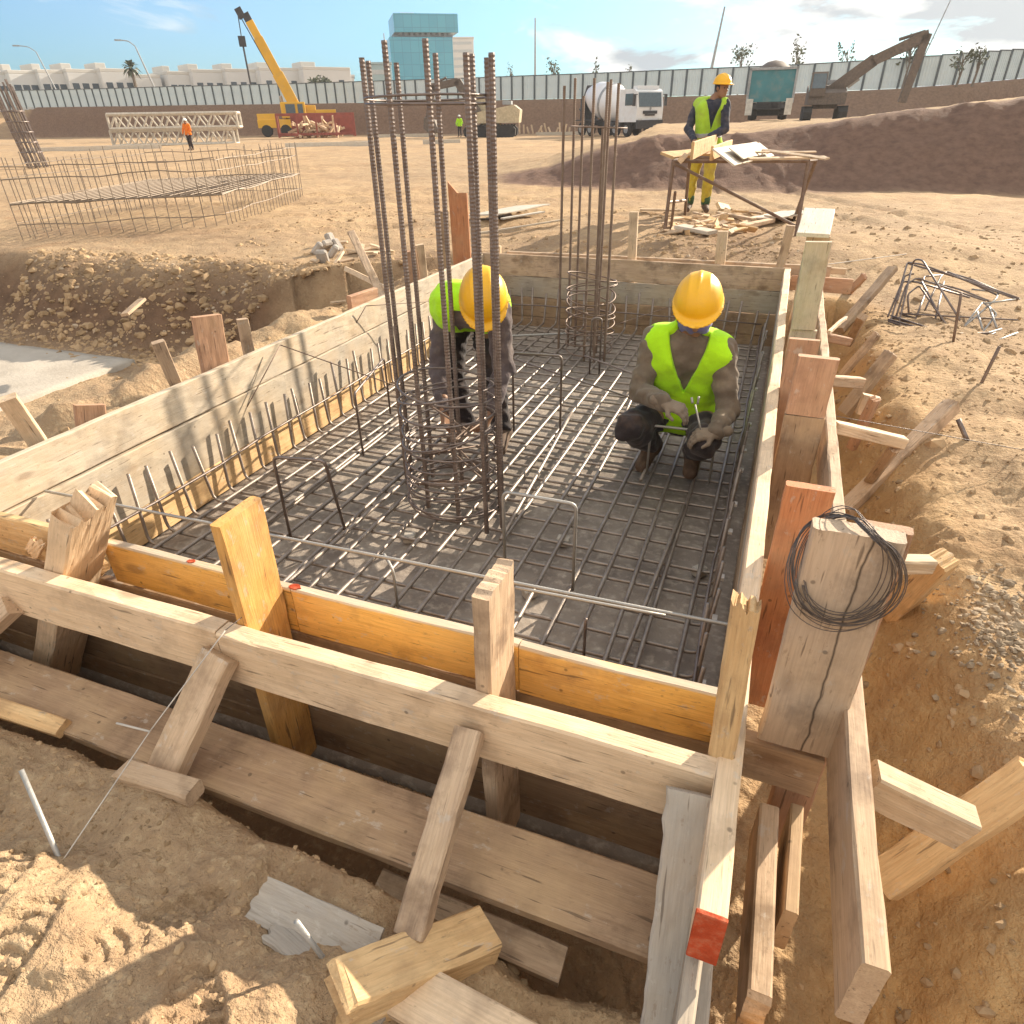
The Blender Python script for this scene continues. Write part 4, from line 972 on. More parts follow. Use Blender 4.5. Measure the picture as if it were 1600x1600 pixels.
# loose stirrups in a heap on the right
def bundle():
    t = thing('wire_bundle', 'tangled heap of bent steel stirrups lying on the ground at the right', 'steel heap', gz(1480, 500, -0.31))
    def g(px, py, z): return gz(px, py, z)
    L = [[(1392, 500, -.31), (1418, 410, -.02), (1440, 413, .0), (1590, 468, -.14)], [(1405, 503, -.31), (1424, 421, -.03), (1428, 405, .05), (1441, 406, .06), (1500, 500, -.18)],
         [(1387, 495, -.31), (1410, 440, -.12), (1430, 440, -.1), (1515, 465, -.14)], [(1400, 495, -.31), (1416, 445, -.12), (1432, 434, -.08), (1540, 470, -.15)],
         [(1388, 502, -.31), (1450, 522, -.31), (1530, 530, -.31)], [(1395, 497, -.31), (1470, 515, -.31), (1532, 520, -.30)], [(1410, 492, -.31), (1480, 508, -.31), (1500, 512, -.28)],
         [(1420, 490, -.31), (1418, 460, -.18), (1436, 446, -.13), (1482, 512, -.30)], [(1445, 485, -.31), (1452, 470, -.25), (1470, 432, -.12), (1480, 424, -.1), (1560, 462, -.14)],
         [(1505, 512, -.30), (1535, 473, -.16)], [(1501, 515, -.30), (1557, 467, -.14), (1560, 456, -.12)], [(1540, 474, -.15), (1593, 467, -.14)], [(1533, 522, -.30), (1558, 490, -.22), (1536, 472, -.15)],
         [(1526, 483, -.20), (1535, 514, -.28)], [(1546, 480, -.18), (1557, 512, -.27)], [(1524, 526, -.30), (1565, 514, -.27)], [(1518, 452, -.14), (1553, 456, -.14)], [(1550, 535, -.31), (1590, 520, -.31)],
         [(1480, 425, -.12), (1520, 437, -.13), (1590, 468, -.14)], [(1444, 452, -.16), (1443, 432, -.10), (1470, 430, -.1)], [(1555, 520, -.30), (1520, 540, -.31)], [(1388, 499, -.30), (1500, 530, -.30), (1560, 545, -.31)], [(1392, 493, -.29), (1480, 522, -.29), (1545, 520, -.28)], [(1405, 490, -.28), (1590, 500, -.25)], [(1420, 412, -.05), (1520, 440, -.08), (1592, 466, -.13)], [(1432, 436, -.10), (1500, 452, -.12), (1545, 470, -.16)], [(1440, 440, -.09), (1472, 500, -.28)], [(1402, 470, -.2), (1414, 430, -.08), (1428, 428, -.06)], [(1430, 500, -.31), (1447, 455, -.17)], [(1460, 505, -.31), (1475, 440, -.14)]]
    for i, s in enumerate(L):
        mb = MB(); mb.tube(bend([g(*p) for p in s], 0.04), 0.0075, 6); mb.build('stirrup', DULL if i in (9, 10, 11, 12, 13, 14, 15, 16, 17) else STEEL, t, True)
bundle()
# ================================================================== PEOPLE
def surface_nets(Fv, o, h):
    s = Fv < 0
    act = np.zeros(tuple(n-1 for n in Fv.shape), dtype=np.int8)
    cor = [(i, j, k) for i in (0, 1) for j in (0, 1) for k in (0, 1)]
    sl = lambda c: tuple(slice(c[a], Fv.shape[a]-1+c[a]) for a in range(3))
    for c in cor: act += s[sl(c)]
    cells = np.argwhere((act > 0) & (act < 8))
    if len(cells) == 0: return None
    idx = -np.ones(act.shape, dtype=np.int64); idx[tuple(cells.T)] = np.arange(len(cells))
    val = np.stack([Fv[cells[:, 0]+c[0], cells[:, 1]+c[1], cells[:, 2]+c[2]] for c in cor], -1)
    acc = np.zeros((len(cells), 3)); cnt = np.zeros(len(cells))
    for a in range(8):
        for b in range(a+1, 8):
            if sum(abs(cor[a][q]-cor[b][q]) for q in range(3)) != 1: continue
            va, vb = val[:, a], val[:, b]; m = (va < 0) != (vb < 0)
            t = np.where(m, va/(va-vb+1e-20), 0)
            p = np.array(cor[a])+t[:, None]*(np.array(cor[b])-np.array(cor[a]))
            acc += np.where(m[:, None], p, 0); cnt += m
    V = np.asarray(o)+h*(cells+acc/cnt[:, None])
    Fc = []
    for ax in range(3):
        lo = [slice(0, n) for n in Fv.shape]; hi = list(lo); lo[ax] = slice(0, -1); hi[ax] = slice(1, None)
        d = s[tuple(lo)].astype(np.int8)-s[tuple(hi)].astype(np.int8)
        e = np.argwhere(d != 0); sg = d[tuple(e.T)]
        b, c = [(1, 2), (2, 0), (0, 1)][ax]
        ok = (e[:, b] > 0) & (e[:, c] > 0) & (e[:, b] < Fv.shape[b]-1) & (e[:, c] < Fv.shape[c]-1)
        e = e[ok]; sg = sg[ok]; Q = []
        for (db, dc) in ((-1, -1), (0, -1), (0, 0), (-1, 0)):
            q = e.copy(); q[:, b] += db; q[:, c] += dc; Q.append(idx[tuple(q.T)])
        Q = np.stack(Q, -1); Q[sg < 0] = Q[sg < 0][:, ::-1]; Fc.append(Q)
    return V, np.concatenate(Fc)

class SDF:
    def __init__(s, lo, hi, h):
        s.h = h; s.o = np.asarray(lo, float); n = np.ceil((np.asarray(hi)-s.o)/h).astype(int)+1
        s.F = np.full(n, 0.5); s.ax = [s.o[a]+h*np.arange(n[a]) for a in range(3)]
    def _win(s, lo, hi):
        r = []
        for a in range(3):
            i = max(0, int((lo[a]-s.o[a])/s.h)-1); j = min(len(s.ax[a]), int((hi[a]-s.o[a])/s.h)+2); r.append(slice(i, max(i, j)))
        r = tuple(r); return r, np.meshgrid(s.ax[0][r[0]], s.ax[1][r[1]], s.ax[2][r[2]], indexing='ij')
    def _put(s, r, d, k):
        f = s.F[r]
        if f.size == 0: return
        hh = np.maximum(k-np.abs(f-d), 0)/k if k > 0 else 0
        s.F[r] = np.minimum(f, d)-hh*hh*k*0.25
    def cap(s, a, b, ra, rb, k=0.02, off=0.0):
        a = np.asarray(a, float); b = np.asarray(b, float); ra += off; rb += off; m = max(ra, rb)+k+3*s.h
        r, (X, Y, Z) = s._win(np.minimum(a, b)-m, np.maximum(a, b)+m); ab = b-a; L2 = ab @ ab+1e-12
        t = np.clip(((X-a[0])*ab[0]+(Y-a[1])*ab[1]+(Z-a[2])*ab[2])/L2, 0, 1)
        d = np.sqrt((X-a[0]-t*ab[0])**2+(Y-a[1]-t*ab[1])**2+(Z-a[2]-t*ab[2])**2)-(ra+t*(rb-ra)); s._put(r, d, k); return s
    def ell(s, c, A, R, k=0.02, off=0.0, sub=False):
        c = np.asarray(c, float); R = np.asarray(R, float)+off; m = R.max()+k+3*s.h
        r, (X, Y, Z) = s._win(c-m, c+m); P = np.stack([X-c[0], Y-c[1], Z-c[2]], -1) @ np.asarray(A).T
        k0 = np.sqrt(((P/R)**2).sum(-1)); k1 = np.sqrt(((P/R**2)**2).sum(-1))+1e-9; d = k0*(k0-1)/k1
        if sub: s.F[r] = np.maximum(s.F[r], -d)
        else: s._put(r, d, k)
        return s
    def subcap(s, a, b, ra, rb):
        a = np.asarray(a, float); b = np.asarray(b, float); m = max(ra, rb)+3*s.h
        r, (X, Y, Z) = s._win(np.minimum(a, b)-m, np.maximum(a, b)+m); ab = b-a; L2 = ab @ ab+1e-12
        t = np.clip(((X-a[0])*ab[0]+(Y-a[1])*ab[1]+(Z-a[2])*ab[2])/L2, 0, 1)
        d = np.sqrt((X-a[0]-t*ab[0])**2+(Y-a[1]-t*ab[1])**2+(Z-a[2]-t*ab[2])**2)-(ra+t*(rb-ra)); s.F[r] = np.maximum(s.F[r], -d); return s
    def grid(s): return np.meshgrid(*s.ax, indexing='ij')
    def folds(s, amp, seed, wl=0.07):
        X, Y, Z = s.grid(); r = np.random.default_rng(seed); m = np.abs(s.F) < 0.05; f = np.zeros(m.sum()); x, y, z = X[m], Y[m], Z[m]
        for i in range(7):
            kv = r.normal(0, 1, 3); kv = kv/np.linalg.norm(kv)*2*np.pi/(wl*(0.55+1.3*r.random()))
            w = r.normal(0, 1, 3)*9
            f += np.sin(kv[0]*x+kv[1]*y+kv[2]*z+1.3*np.sin(w[0]*x+w[1]*y+w[2]*z)+r.random()*6)
        s.F[m] += amp*f/2.2; return s
    def mesh(s, name, mat, parent):
        q = surface_nets(s.F, s.o, s.h)
        V, Fc = q; c = (V.min(0)+V.max(0))/2
        return link_mesh(name, V-c, Fc, mat, parent, True, Matrix.Translation(Vector(c.tolist())))

def frame3(fwd, up):
    u = unit(up); f = unit(np.asarray(fwd, float)-u*np.dot(fwd, u)); return f, np.cross(f, u), u      # forward, right, up

def hand_sdf(g, wrist, d, pn, curl, side, k=0.006):
    """palm, five fingers; d wrist->knuckles, pn palm normal, side = +1 puts the thumb on +cross(d,pn)"""
    d = unit(d); pn = unit(np.asarray(pn)-d*np.dot(pn, d)); sv = np.cross(d, pn)*side
    for i, (lat, ln, pl) in enumerate(((0.030, 0.072, 0.088), (0.010, 0.080, 0.092), (-0.010, 0.075, 0.088), (-0.029, 0.058, 0.080))):
        kn = wrist+d*pl+sv*lat
        g.cap(wrist+sv*lat*0.55, kn, 0.018, 0.0125, 0.012)
        p = kn; a = curl*0.5
        for j, fr in enumerate((0.44, 0.31, 0.25)):
            a = a+curl*(0.55 if j else 0.35)+0.05*i
            dir_ = d*math.cos(a)+pn*math.sin(a); q = p+dir_*ln*fr
            g.cap(p, q, 0.0095-0.0008*j, 0.0088-0.0008*j, k); p = q
    b = wrist+d*0.025+sv*0.026; m = b+unit(d*0.55+sv*0.75+pn*0.35)*0.042; e = m+unit(d*0.9+pn*0.5+sv*0.1)*0.032
    g.cap(b, m, 0.015, 0.011, 0.01); g.cap(m, e, 0.0105, 0.0085, k)

def person(J, M, label, loc, h=0.008, V=None, near=True, seed=1):
    """J joints in world metres, M materials, V vest options"""
    root = thing('person', label, 'person', loc)
    P = {k: np.asarray(v, float) for k, v in J.items() if not np.isscalar(v)}
    allp = np.stack([v for k, v in P.items() if k not in ('hf', 'hu', 'tf', 'dL', 'dR', 'nL', 'nR')])
    lo = allp.min(0)-0.22; hi = allp.max(0)+0.22
    hipc = (P['hipL']+P['hipR'])/2; shc = (P['shL']+P['shR'])/2
    tu = unit(shc-hipc); tf, tr, tu = frame3(P['tf'], tu)
    def torso(g, off, k=0.05):
        g.cap(P['hipL'], P['hipR'], 0.098, 0.098, k, off)
        for sg in (-1, 1):
            g.cap(hipc+tr*0.055*sg+tu*0.03, shc+tr*0.075*sg-tu*0.07, 0.092, 0.108, k, off)
        g.cap(shc+(P['shL']-shc)*0.86-tu*0.01, shc+(P['shR']-shc)*0.86-tu*0.01, 0.066, 0.066, 0.06, off)
        g.cap(shc, P['neck'], 0.075, 0.056, 0.05, off*0.5)
        bp = P.get('belly')
    def arms(g, off, cuff=0.0):
        for s in 'LR':
            w = P['wr'+s]+(P['el'+s]-P['wr'+s])*cuff
            g.cap(P['sh'+s], P['el'+s], 0.054, 0.043, 0.03, off); g.cap(P['el'+s], w, 0.043, 0.029+cuff*0.03, 0.02, off)
    def legs(g, off, cuff=0.0):
        for s in 'LR':
            a = P['an'+s]+(P['kn'+s]-P['an'+s])*cuff
            g.cap(P['hip'+s], P['kn'+s], 0.086, 0.058, 0.03, off)
            mid = P['kn'+s]*0.66+P['an'+s]*0.34+unit(np.cross(P['kn'+s]-P['an'+s], tr))*0.0
            g.cap(P['kn'+s], mid, 0.056, 0.054, 0.02, off); g.cap(mid, a, 0.054, 0.038+cuff*0.05, 0.02, off)
    hf, hr, hu = frame3(P['hf'], P['hu']); hc = P['head']; A = np.stack([hr, hf, hu])
    # body: one continuous skin
    g = SDF(lo, hi, h if near else h*1.2)
    torso(g, -0.004); arms(g, -0.002); legs(g, -0.002)
    g.cap(P['neck'], hc-hu*0.05-hf*0.015, 0.056, 0.054, 0.03)
    g.ell(hc+hu*0.02-hf*0.01, A, (0.074, 0.095, 0.100), 0.02); g.ell(hc-hu*0.055+hf*0.025, A, (0.056, 0.066, 0.065), 0.03)
    g.cap(hc+hf*0.088+hu*0.005, hc+hf*0.108-hu*0.028, 0.010, 0.015, 0.012)                       # nose
    g.cap(hc+hf*0.080-hu*0.062-hr*0.018, hc+hf*0.080-hu*0.062+hr*0.018, 0.010, 0.010, 0.008)      # mouth
    g.cap(hc+hf*0.078+hu*0.026-hr*0.035, hc+hf*0.078+hu*0.026+hr*0.035, 0.012, 0.012, 0.015)      # brow
    g.ell(hc-hu*0.100+hf*0.062, A, (0.025, 0.020, 0.020), 0.02)                                   # chin
    for sg in (-1, 1):
        g.ell(hc+hr*0.078*sg-hu*0.008-hf*0.005, A, (0.010, 0.020, 0.032), 0.008)                  # ears
        g.ell(hc+hr*0.033*sg+hf*0.094+hu*0.006, A, (0.016, 0.010, 0.010), sub=True, k=0)
    for s in 'LR':
        g.cap(P['an'+s], P['toe'+s], 0.04, 0.032, 0.03)
    bm = g.mesh('body', M['skin'], root)
    hx = MB(); parts = []
    for s, sd in (('L', 1), ('R', -1)):
        hg = SDF(P['wr'+s]-0.22, P['wr'+s]+0.22, 0.0042 if near else 0.007)
        d = P['d'+s]; hg.cap(P['wr'+s]-unit(d)*0.06, P['wr'+s]+unit(d)*0.01, 0.027, 0.024, 0.02)
        hand_sdf(hg, P['wr'+s], d, P['n'+s], J.get('curl', 0.7), sd)
        q = surface_nets(hg.F, hg.o, hg.h); hx.add(q[0], [tuple(int(z) for z in f) for f in q[1]])
    if M.get('glove') is None:
        # hands join the body's own mesh
        V0 = np.array([tuple(bm.matrix_basis @ v.co) for v in bm.data.vertices]); F0 = [tuple(p.vertices) for p in bm.data.polygons]
        hv = np.concatenate(hx.v)-np.array(root.location)
        bpy.data.objects.remove(bm); mb = MB(); mb.add(V0, F0); mb.add(hv, hx.f)
        bm = mb.build('body', M['skin'], root, True, w=False)
    else: hx.build('glove', M['glove'], root, True)
    for sg in (-1, 1):
        e = MB(); e.lathe([(0.0001, -0.010), (0.007, -0.007), (0.010, 0), (0.007, 0.007), (0.0001, 0.010)], hc+hr*0.033*sg+hf*0.087+hu*0.006, n=10); e.build('eye', M['eye'], bm and root, True)
    # clothes
    g = SDF(lo, hi, h); torso(g, 0.010); arms(g, 0.013, 0.04); g.folds(0.0045, seed, 0.075)
    nk = P['neck']; g.subcap(nk+tu*0.02, nk+tu*0.2, 0.085, 0.10)
    X, Y, Z = g.grid(); hem = (X-hipc[0])*tu[0]+(Y-hipc[1])*tu[1]+(Z-hipc[2])*tu[2]
    g.F = np.maximum(g.F, -0.02-hem); g.mesh('jacket', M['jacket'], root)
    g = SDF(lo, hi, h); torso_w = 0.008
    g.cap(P['hipL'], P['hipR'], 0.106, 0.106, 0.04); g.cap(hipc, hipc+tu*0.10, 0.125, 0.12, 0.04); legs(g, 0.017, M.get('cuff', 0.10)); g.folds(0.0055, seed+3, 0.085)
    X, Y, Z = g.grid(); hem = (X-hipc[0])*tu[0]+(Y-hipc[1])*tu[1]+(Z-hipc[2])*tu[2]
    nr_ = np.sqrt((X-hipc[0])**2+(Y-hipc[1])**2+(Z-hipc[2])**2) < 0.26; g.F = np.where((hem > 0.05) & nr_ & (np.abs((X-hipc[0])*tf[0]+(Y-hipc[1])*tf[1]+(Z-hipc[2])*tf[2]) < 0.17), np.maximum(g.F, hem-0.06), g.F)
    tr_o = g.mesh('trousers', M['trousers'], root)
    if M.get('legband'):
        for s in 'LR':
            a = P['an'+s]; b = P['kn'+s]; gg = SDF(np.minimum(a, b)-0.15, np.maximum(a, b)+0.15, h)
            gg.cap(a+(b-a)*0.12, a+(b-a)*0.27, 0.062, 0.064, 0.01, 0.006); gg.mesh('leg_band', M['legband'], root)
    for s in 'LR':
        g = SDF(np.minimum(P['an'+s], P['toe'+s])-0.16, np.maximum(P['an'+s], P['toe'+s])+0.18, min(h, 0.007))
        up = unit(P['kn'+s]-P['an'+s]); tv = unit(P['toe'+s]-P['an'+s])
        g.cap(P['an'+s]+up*0.07, P['an'+s], 0.050, 0.048, 0.02); g.cap(P['an'+s]+tv*0.01, P['toe'+s], 0.046, 0.040, 0.03); g.cap(P['an'+s]-tv*0.03-up*0.03, P['an'+s]+tv*0.02, 0.036, 0.042, 0.03)
        if s+'flat' in J:
            X, Y, Z = g.grid(); g.F = np.maximum(g.F, J[s+'flat']-Z)
        g.mesh('boot', M['boot'], root)
    # vest
    g = SDF(lo, hi, h*0.85); torso(g, V.get('off', 0.023)+0.009); g.folds(0.003, seed+9, 0.12)
    X, Y, Z = g.grid(); q0, q1, q2 = X-hipc[0], Y-hipc[1], Z-hipc[2]
    uu = q0*tu[0]+q1*tu[1]+q2*tu[2]; ff = q0*tf[0]+q1*tf[1]+q2*tf[2]; r_ = q0*tr[0]+q1*tr[1]+q2*tr[2]
    Ls = np.dot(shc-hipc, tu)
    for s, sg in (('L', -1), ('R', 1)):
        out = unit(P['sh'+s]-shc); g.subcap(P['sh'+s]+out*0.058+tu*0.05, P['sh'+s]+out*0.082-tu*0.17, 0.050, 0.055); g.subcap(P['sh'+s]+out*0.03, P['sh'+s]*0.4+P['el'+s]*0.6+out*0.02, 0.055, 0.050)
    vd = np.maximum(-(ff-V.get('vf', 0.02)), np.abs(r_-V.get('vx', 0.0))-np.maximum(uu-V['v0'], -1)*V['vs'])
    g.F = np.maximum(g.F, -vd*0.8); g.subcap(P['neck']-tu*0.02, P['neck']+tu*0.15, 0.066, 0.10)
    g.F = np.maximum(g.F, V.get('hem', -0.10)-uu+0.012*np.sin(r_*30)); ved = g.mesh('vest', M['vest'], root)
    if V.get('bands'):
        for (u0, u1) in V['bands']:
            g2 = SDF(lo, hi, h); torso(g2, V.get('off', 0.023)+0.014); g2.F = np.maximum(g2.F, np.maximum(uu_(g2, hipc, tu)-u1, u0-uu_(g2, hipc, tu)))
            for s in 'LR':
                out = unit(P['sh'+s]-shc); g2.subcap(P['sh'+s]+out*0.02, P['el'+s], 0.062, 0.062)
            X2, Y2, Z2 = g2.grid(); f2 = (X2-hipc[0])*tf[0]+(Y2-hipc[1])*tf[1]+(Z2-hipc[2])*tf[2]; r2 = (X2-hipc[0])*tr[0]+(Y2-hipc[1])*tr[1]+(Z2-hipc[2])*tr[2]; u2 = uu_(g2, hipc, tu)
            g2.F = np.maximum(g2.F, -np.maximum(-(f2-0.02), np.abs(r2)-np.maximum(u2-V['v0'], -1)*V['vs'])); g2.mesh('reflective_band', M['band'], root)
    # helmet
    c = hc+hu*0.055-hf*0.005; hh = min(h, 0.0055)
    g = SDF(c-0.23, c+0.23, hh)
    g.ell(c, A, (0.112, 0.140, 0.118), 0.01)
    for o_ in (-0.045, 0.0, 0.045): g.ell(c+hr*o_+hu*0.002, A, (0.010, 0.128-abs(o_)*0.4, 0.124-abs(o_)*0.35), 0.012)
    X, Y, Z = g.grid(); hv = (X-c[0])*hu[0]+(Y-c[1])*hu[1]+(Z-c[2])*hu[2]
    g.F = np.maximum(g.F, -0.012-hv)
    g.ell(c+hf*0.022-hu*0.006, A, (0.122, 0.166, 0.010), 0.012)
    g.ell(c-hu*0.02, A, (0.104, 0.132, 0.105), sub=True, k=0)
    ho = g.mesh('helmet', M['helmet'], root)
    if M.get('hair'):
        g = SDF(hc-0.2, hc+0.2, h); g.ell(hc+hu*0.02-hf*0.015, A, (0.080, 0.100, 0.104), 0.02)
        X, Y, Z = g.grid(); f2 = (X-hc[0])*hf[0]+(Y-hc[1])*hf[1]+(Z-hc[2])*hf[2]; g.F = np.maximum(g.F, f2-0.03); g.mesh('hair', M['hair'], root)
    if M.get('scarf'):
        g = SDF(hc-0.25, hc+0.25, h); g.cap(P['neck']+tu*0.0, hc-hu*0.075, 0.070, 0.074, 0.03); g.cap(hc-hu*0.06, hc-hu*0.045+hf*0.035, 0.066, 0.064, 0.02); g.folds(0.004, 4, 0.05); g.mesh('scarf', M['scarf'], root)
    return root
def uu_(g, hipc, tu):
    X, Y, Z = g.grid(); return (X-hipc[0])*tu[0]+(Y-hipc[1])*tu[1]+(Z-hipc[2])*tu[2]

SKIN = plain('skin_brown', (0.30, 0.165, 0.10), 0.55, var=0.15, scale=20, spec=0.3)
EYE = plain('eye_dark', (0.05, 0.035, 0.03), 0.3)
LIME = cloth('hi_vis_lime', (0.50, 0.93, 0.02), var=0.16, dirt=None)
LIME2 = cloth('hi_vis_yellow', (0.42, 0.66, 0.05), var=0.2, dirt=(0.35, 0.36, 0.12))
HELM = plain('helmet_yellow', (0.88, 0.47, 0.012), 0.38, var=0.06, scale=5, dirt=(0.55, 0.35, 0.10), dirt_amt=0.25, spec=0.5)
JACK_A = cloth('jacket_taupe', (0.20, 0.155, 0.115), dirt=(0.30, 0.23, 0.16))
JACK_B = cloth('jacket_plum', (0.135, 0.105, 0.105), dirt=(0.24, 0.18, 0.14))
DARK = cloth('trousers_dark', (0.045, 0.036, 0.038), dirt=(0.13, 0.085, 0.06))
BOOT = plain('boot_brown', (0.12, 0.075, 0.05), 0.8, var=0.4, scale=12, dirt=(0.30, 0.2, 0.12))
NAVY = cloth('sweater_navy', (0.045, 0.05, 0.075), dirt=(0.14, 0.12, 0.11))
YTR = cloth('trousers_yellow', (0.60, 0.47, 0.06), dirt=(0.40, 0.30, 0.12))
GREENB = cloth('band_green', (0.07, 0.13, 0.06)); BAND = plain('band_grey', (0.38, 0.37, 0.36), 0.5)
GLOVE = cloth('glove_tan', (0.27, 0.21, 0.155), dirt=(0.17, 0.12, 0.08))
BLUE = cloth('scarf_blue', (0.20, 0.20, 0.42)); WHITE = cloth('scarf_white', (0.55, 0.47, 0.40), dirt=(0.40, 0.30, 0.24))
def px(a, b, y): return wy(a, b, y)
# squatting man: faces the camera, head bowed over his hands
FA = np.array([0.10, -1.0, 0.0])
JA = dict(shL=px(1130, 548, 3.44), shR=px(1024, 530, 3.46), neck=px(1080, 500, 3.42), head=px(1090, 482, 3.355),
          hf=(0.08, -0.86, -0.50), hu=(0.02, -0.50, 0.86), tf=(0.08, -1.0, -0.15),
          hipL=(-0.255, 3.60, -0.33), hipR=(-0.475, 3.60, -0.33), knL=px(1100, 690, 3.19), knR=px(983, 668, 3.22),
          anL=(-0.265, 3.50, -0.515), anR=(-0.50, 3.52, -0.515), toeL=px(1078, 738, 3.34), toeR=px(1003, 728, 3.36),
          elL=px(1137, 640, 3.36), elR=px(999, 612, 3.34), wrL=px(1118, 676, 3.17), wrR=px(1040, 630, 3.15),
          dL=(-0.85, -0.35, -0.10), dR=(0.90, -0.30, -0.12), nL=(0.1, 0.4, -0.9), nR=(-0.1, 0.3, -0.95), curl=0.75, Lflat=-0.607, Rflat=-0.607)
person(JA, dict(skin=SKIN, eye=EYE, jacket=JACK_A, trousers=DARK, boot=BOOT, vest=LIME, helmet=HELM, scarf=BLUE, glove=GLOVE, cuff=0.12),
       'man in yellow helmet and lime vest squatting on the mat, head bowed over his hands', (-0.38, 3.45, -0.60), 0.0075, dict(v0=0.235, vs=0.33, hem=-0.06, off=0.022, vf=0.02), seed=5)
pl = MB(); w0 = px(1086, 632, 3.10); pl.tube(line(w0, px(1095, 672, 3.06), 4), 0.004, 6); pl.tube(line(w0+np.array([-0.012, 0, 0.004]), px(1080, 622, 3.10)+np.array([0, 0.01, 0]), 4), 0.006, 6)
pl.tube(line(w0+np.array([0.012, 0, 0.004]), px(1092, 620, 3.10), 4), 0.006, 6)
tag(pl.build('pliers', DULL, None, True), 'steel pliers held by the squatting man', 'pliers')
# bending man behind the near column
JB = dict(shL=px(778, 486, 3.16), shR=px(697, 474, 3.28), neck=px(748, 456, 3.16), head=px(757, 470, 3.03),
          hf=(0.30, -0.62, -0.72), hu=(0.22, -0.76, 0.61), tf=(0.15, -0.45, -0.88),
          hipL=(-1.53, 3.58, 0.17), hipR=(-1.74, 3.60, 0.17), knL=(-1.46, 3.42, -0.20), knR=(-1.73, 3.44, -0.20),
          anL=(-1.40, 3.45, -0.53), anR=(-1.66, 3.47, -0.53), toeL=(-1.36, 3.29, -0.575), toeR=(-1.68, 3.31, -0.575),
          elL=px(786, 575, 3.14), elR=px(686, 570, 3.18), wrL=px(768, 640, 2.99), wrR=px(694, 640, 3.00),
          dL=(-0.25, -0.55, -0.8), dR=(0.25, -0.45, -0.85), nL=(-0.7, 0.1, 0.2), nR=(0.7, 0.1, 0.2), curl=0.6, Lflat=-0.607, Rflat=-0.607)
person(JB, dict(skin=SKIN, eye=EYE, jacket=JACK_B, trousers=DARK, boot=BOOT, vest=LIME, helmet=HELM, scarf=WHITE, cuff=0.10),
       'man in yellow helmet and lime vest bending down behind the near column cage', (-1.5, 3.45, -0.60), 0.0075, dict(v0=0.20, vs=0.4, hem=-0.02, off=0.022), seed=8)
# standing man at the work table
fc = gz(1091, 331, GC); X0, Y0 = fc[0], fc[1]
def sc(dx, dy, z): return (X0+dx*1.03, Y0+dy*1.03, GC+z*1.035)
JC = dict(shL=sc(0.205, -0.10, 1.345), shR=sc(-0.185, 0.06, 1.36), neck=sc(0.04, -0.01, 1.42), head=sc(0.125, -0.06, 1.535), hf=(0.75, -0.62, -0.12), hu=(0.06, -0.03, 1), tf=(0.35, -0.93, 0),
          hipL=sc(0.105, -0.02, 0.86), hipR=sc(-0.085, 0.03, 0.86), knL=sc(0.09, -0.06, 0.46), knR=sc(-0.135, 0.0, 0.46), anL=sc(0.085, 0.02, 0.085), anR=sc(-0.155, 0.05, 0.085),
          toeL=sc(0.13, -0.14, 0.04), toeR=sc(-0.15, -0.12, 0.04), elL=sc(0.245, -0.16, 1.06), elR=sc(-0.265, -0.05, 1.07), wrL=sc(0.06, -0.31, 0.97), wrR=sc(-0.14, -0.27, 0.93),
          dL=(-0.85, -0.4, -0.2), dR=(0.7, -0.6, -0.2), nL=(0, 0.1, -1), nR=(0, 0.1, -1), curl=0.6, Lflat=GC, Rflat=GC)
person(JC, dict(skin=SKIN, eye=EYE, jacket=NAVY, trousers=YTR, boot=BOOT, vest=LIME2, helmet=HELM, band=BAND, legband=GREENB, hair=NAVY, cuff=0.16),
       'man in navy sweater and yellow trousers standing at the plank-covered work table', (X0, Y0, GC), 0.011, dict(v0=0.20, vs=0.27, hem=-0.05, off=0.022, bands=[(0.10, 0.16)]), near=False, seed=12)
# two men far away
def far_man(px_, py_, ztop, vest, tr, hel, label, sit=False):
    b = gz(px_, py_, G0); f = np.array([0.0, -1.0, 0]); X1, Y1 = b[0], b[1]
    def q(dx, dy, z): return (X1+dx, Y1+dy, G0+z*ztop)
    J = dict(shL=q(0.2, 0, 1.36), shR=q(-0.2, 0, 1.36), neck=q(0, 0, 1.43), head=q(0.0, -0.03, 1.55), hf=(0.3, -1, -0.2), hu=(0, 0, 1), tf=(0, -1, 0), hipL=q(0.1, 0, 0.88), hipR=q(-0.1, 0, 0.88),
             knL=q(0.11, -0.05, 0.47), knR=q(-0.13, 0.03, 0.47), anL=q(0.12, 0, 0.09), anR=q(-0.16, 0.08, 0.09), toeL=q(0.13, -0.16, 0.04), toeR=q(-0.17, -0.08, 0.04), elL=q(0.30, -0.05, 1.08), elR=q(-0.29, -0.06, 1.08),
             wrL=q(0.22, -0.22, 0.92), wrR=q(-0.22, -0.2, 0.90), dL=(0, -0.5, -1), dR=(0, -0.5, -1), nL=(-1, 0, 0), nR=(1, 0, 0), curl=0.4)
    person(J, dict(skin=SKIN, eye=EYE, jacket=vest, trousers=tr, boot=BOOT, vest=vest, helmet=hel), label, (X1, Y1, G0), 0.018, dict(v0=0.3, vs=0.3, hem=-0.06), near=False, seed=3)
ORANGE = cloth('jacket_orange', (0.85, 0.22, 0.02)); WHELM = plain('helmet_white', (0.75, 0.75, 0.72), 0.5)
far_man(300, 235, 1.0, ORANGE, DARK, WHELM, 'far worker in an orange jacket and white helmet by the lattice mast pieces')
far_man(719, 214, 1.0, LIME, DARK, WHELM, 'far worker in a lime vest by the cream excavator')
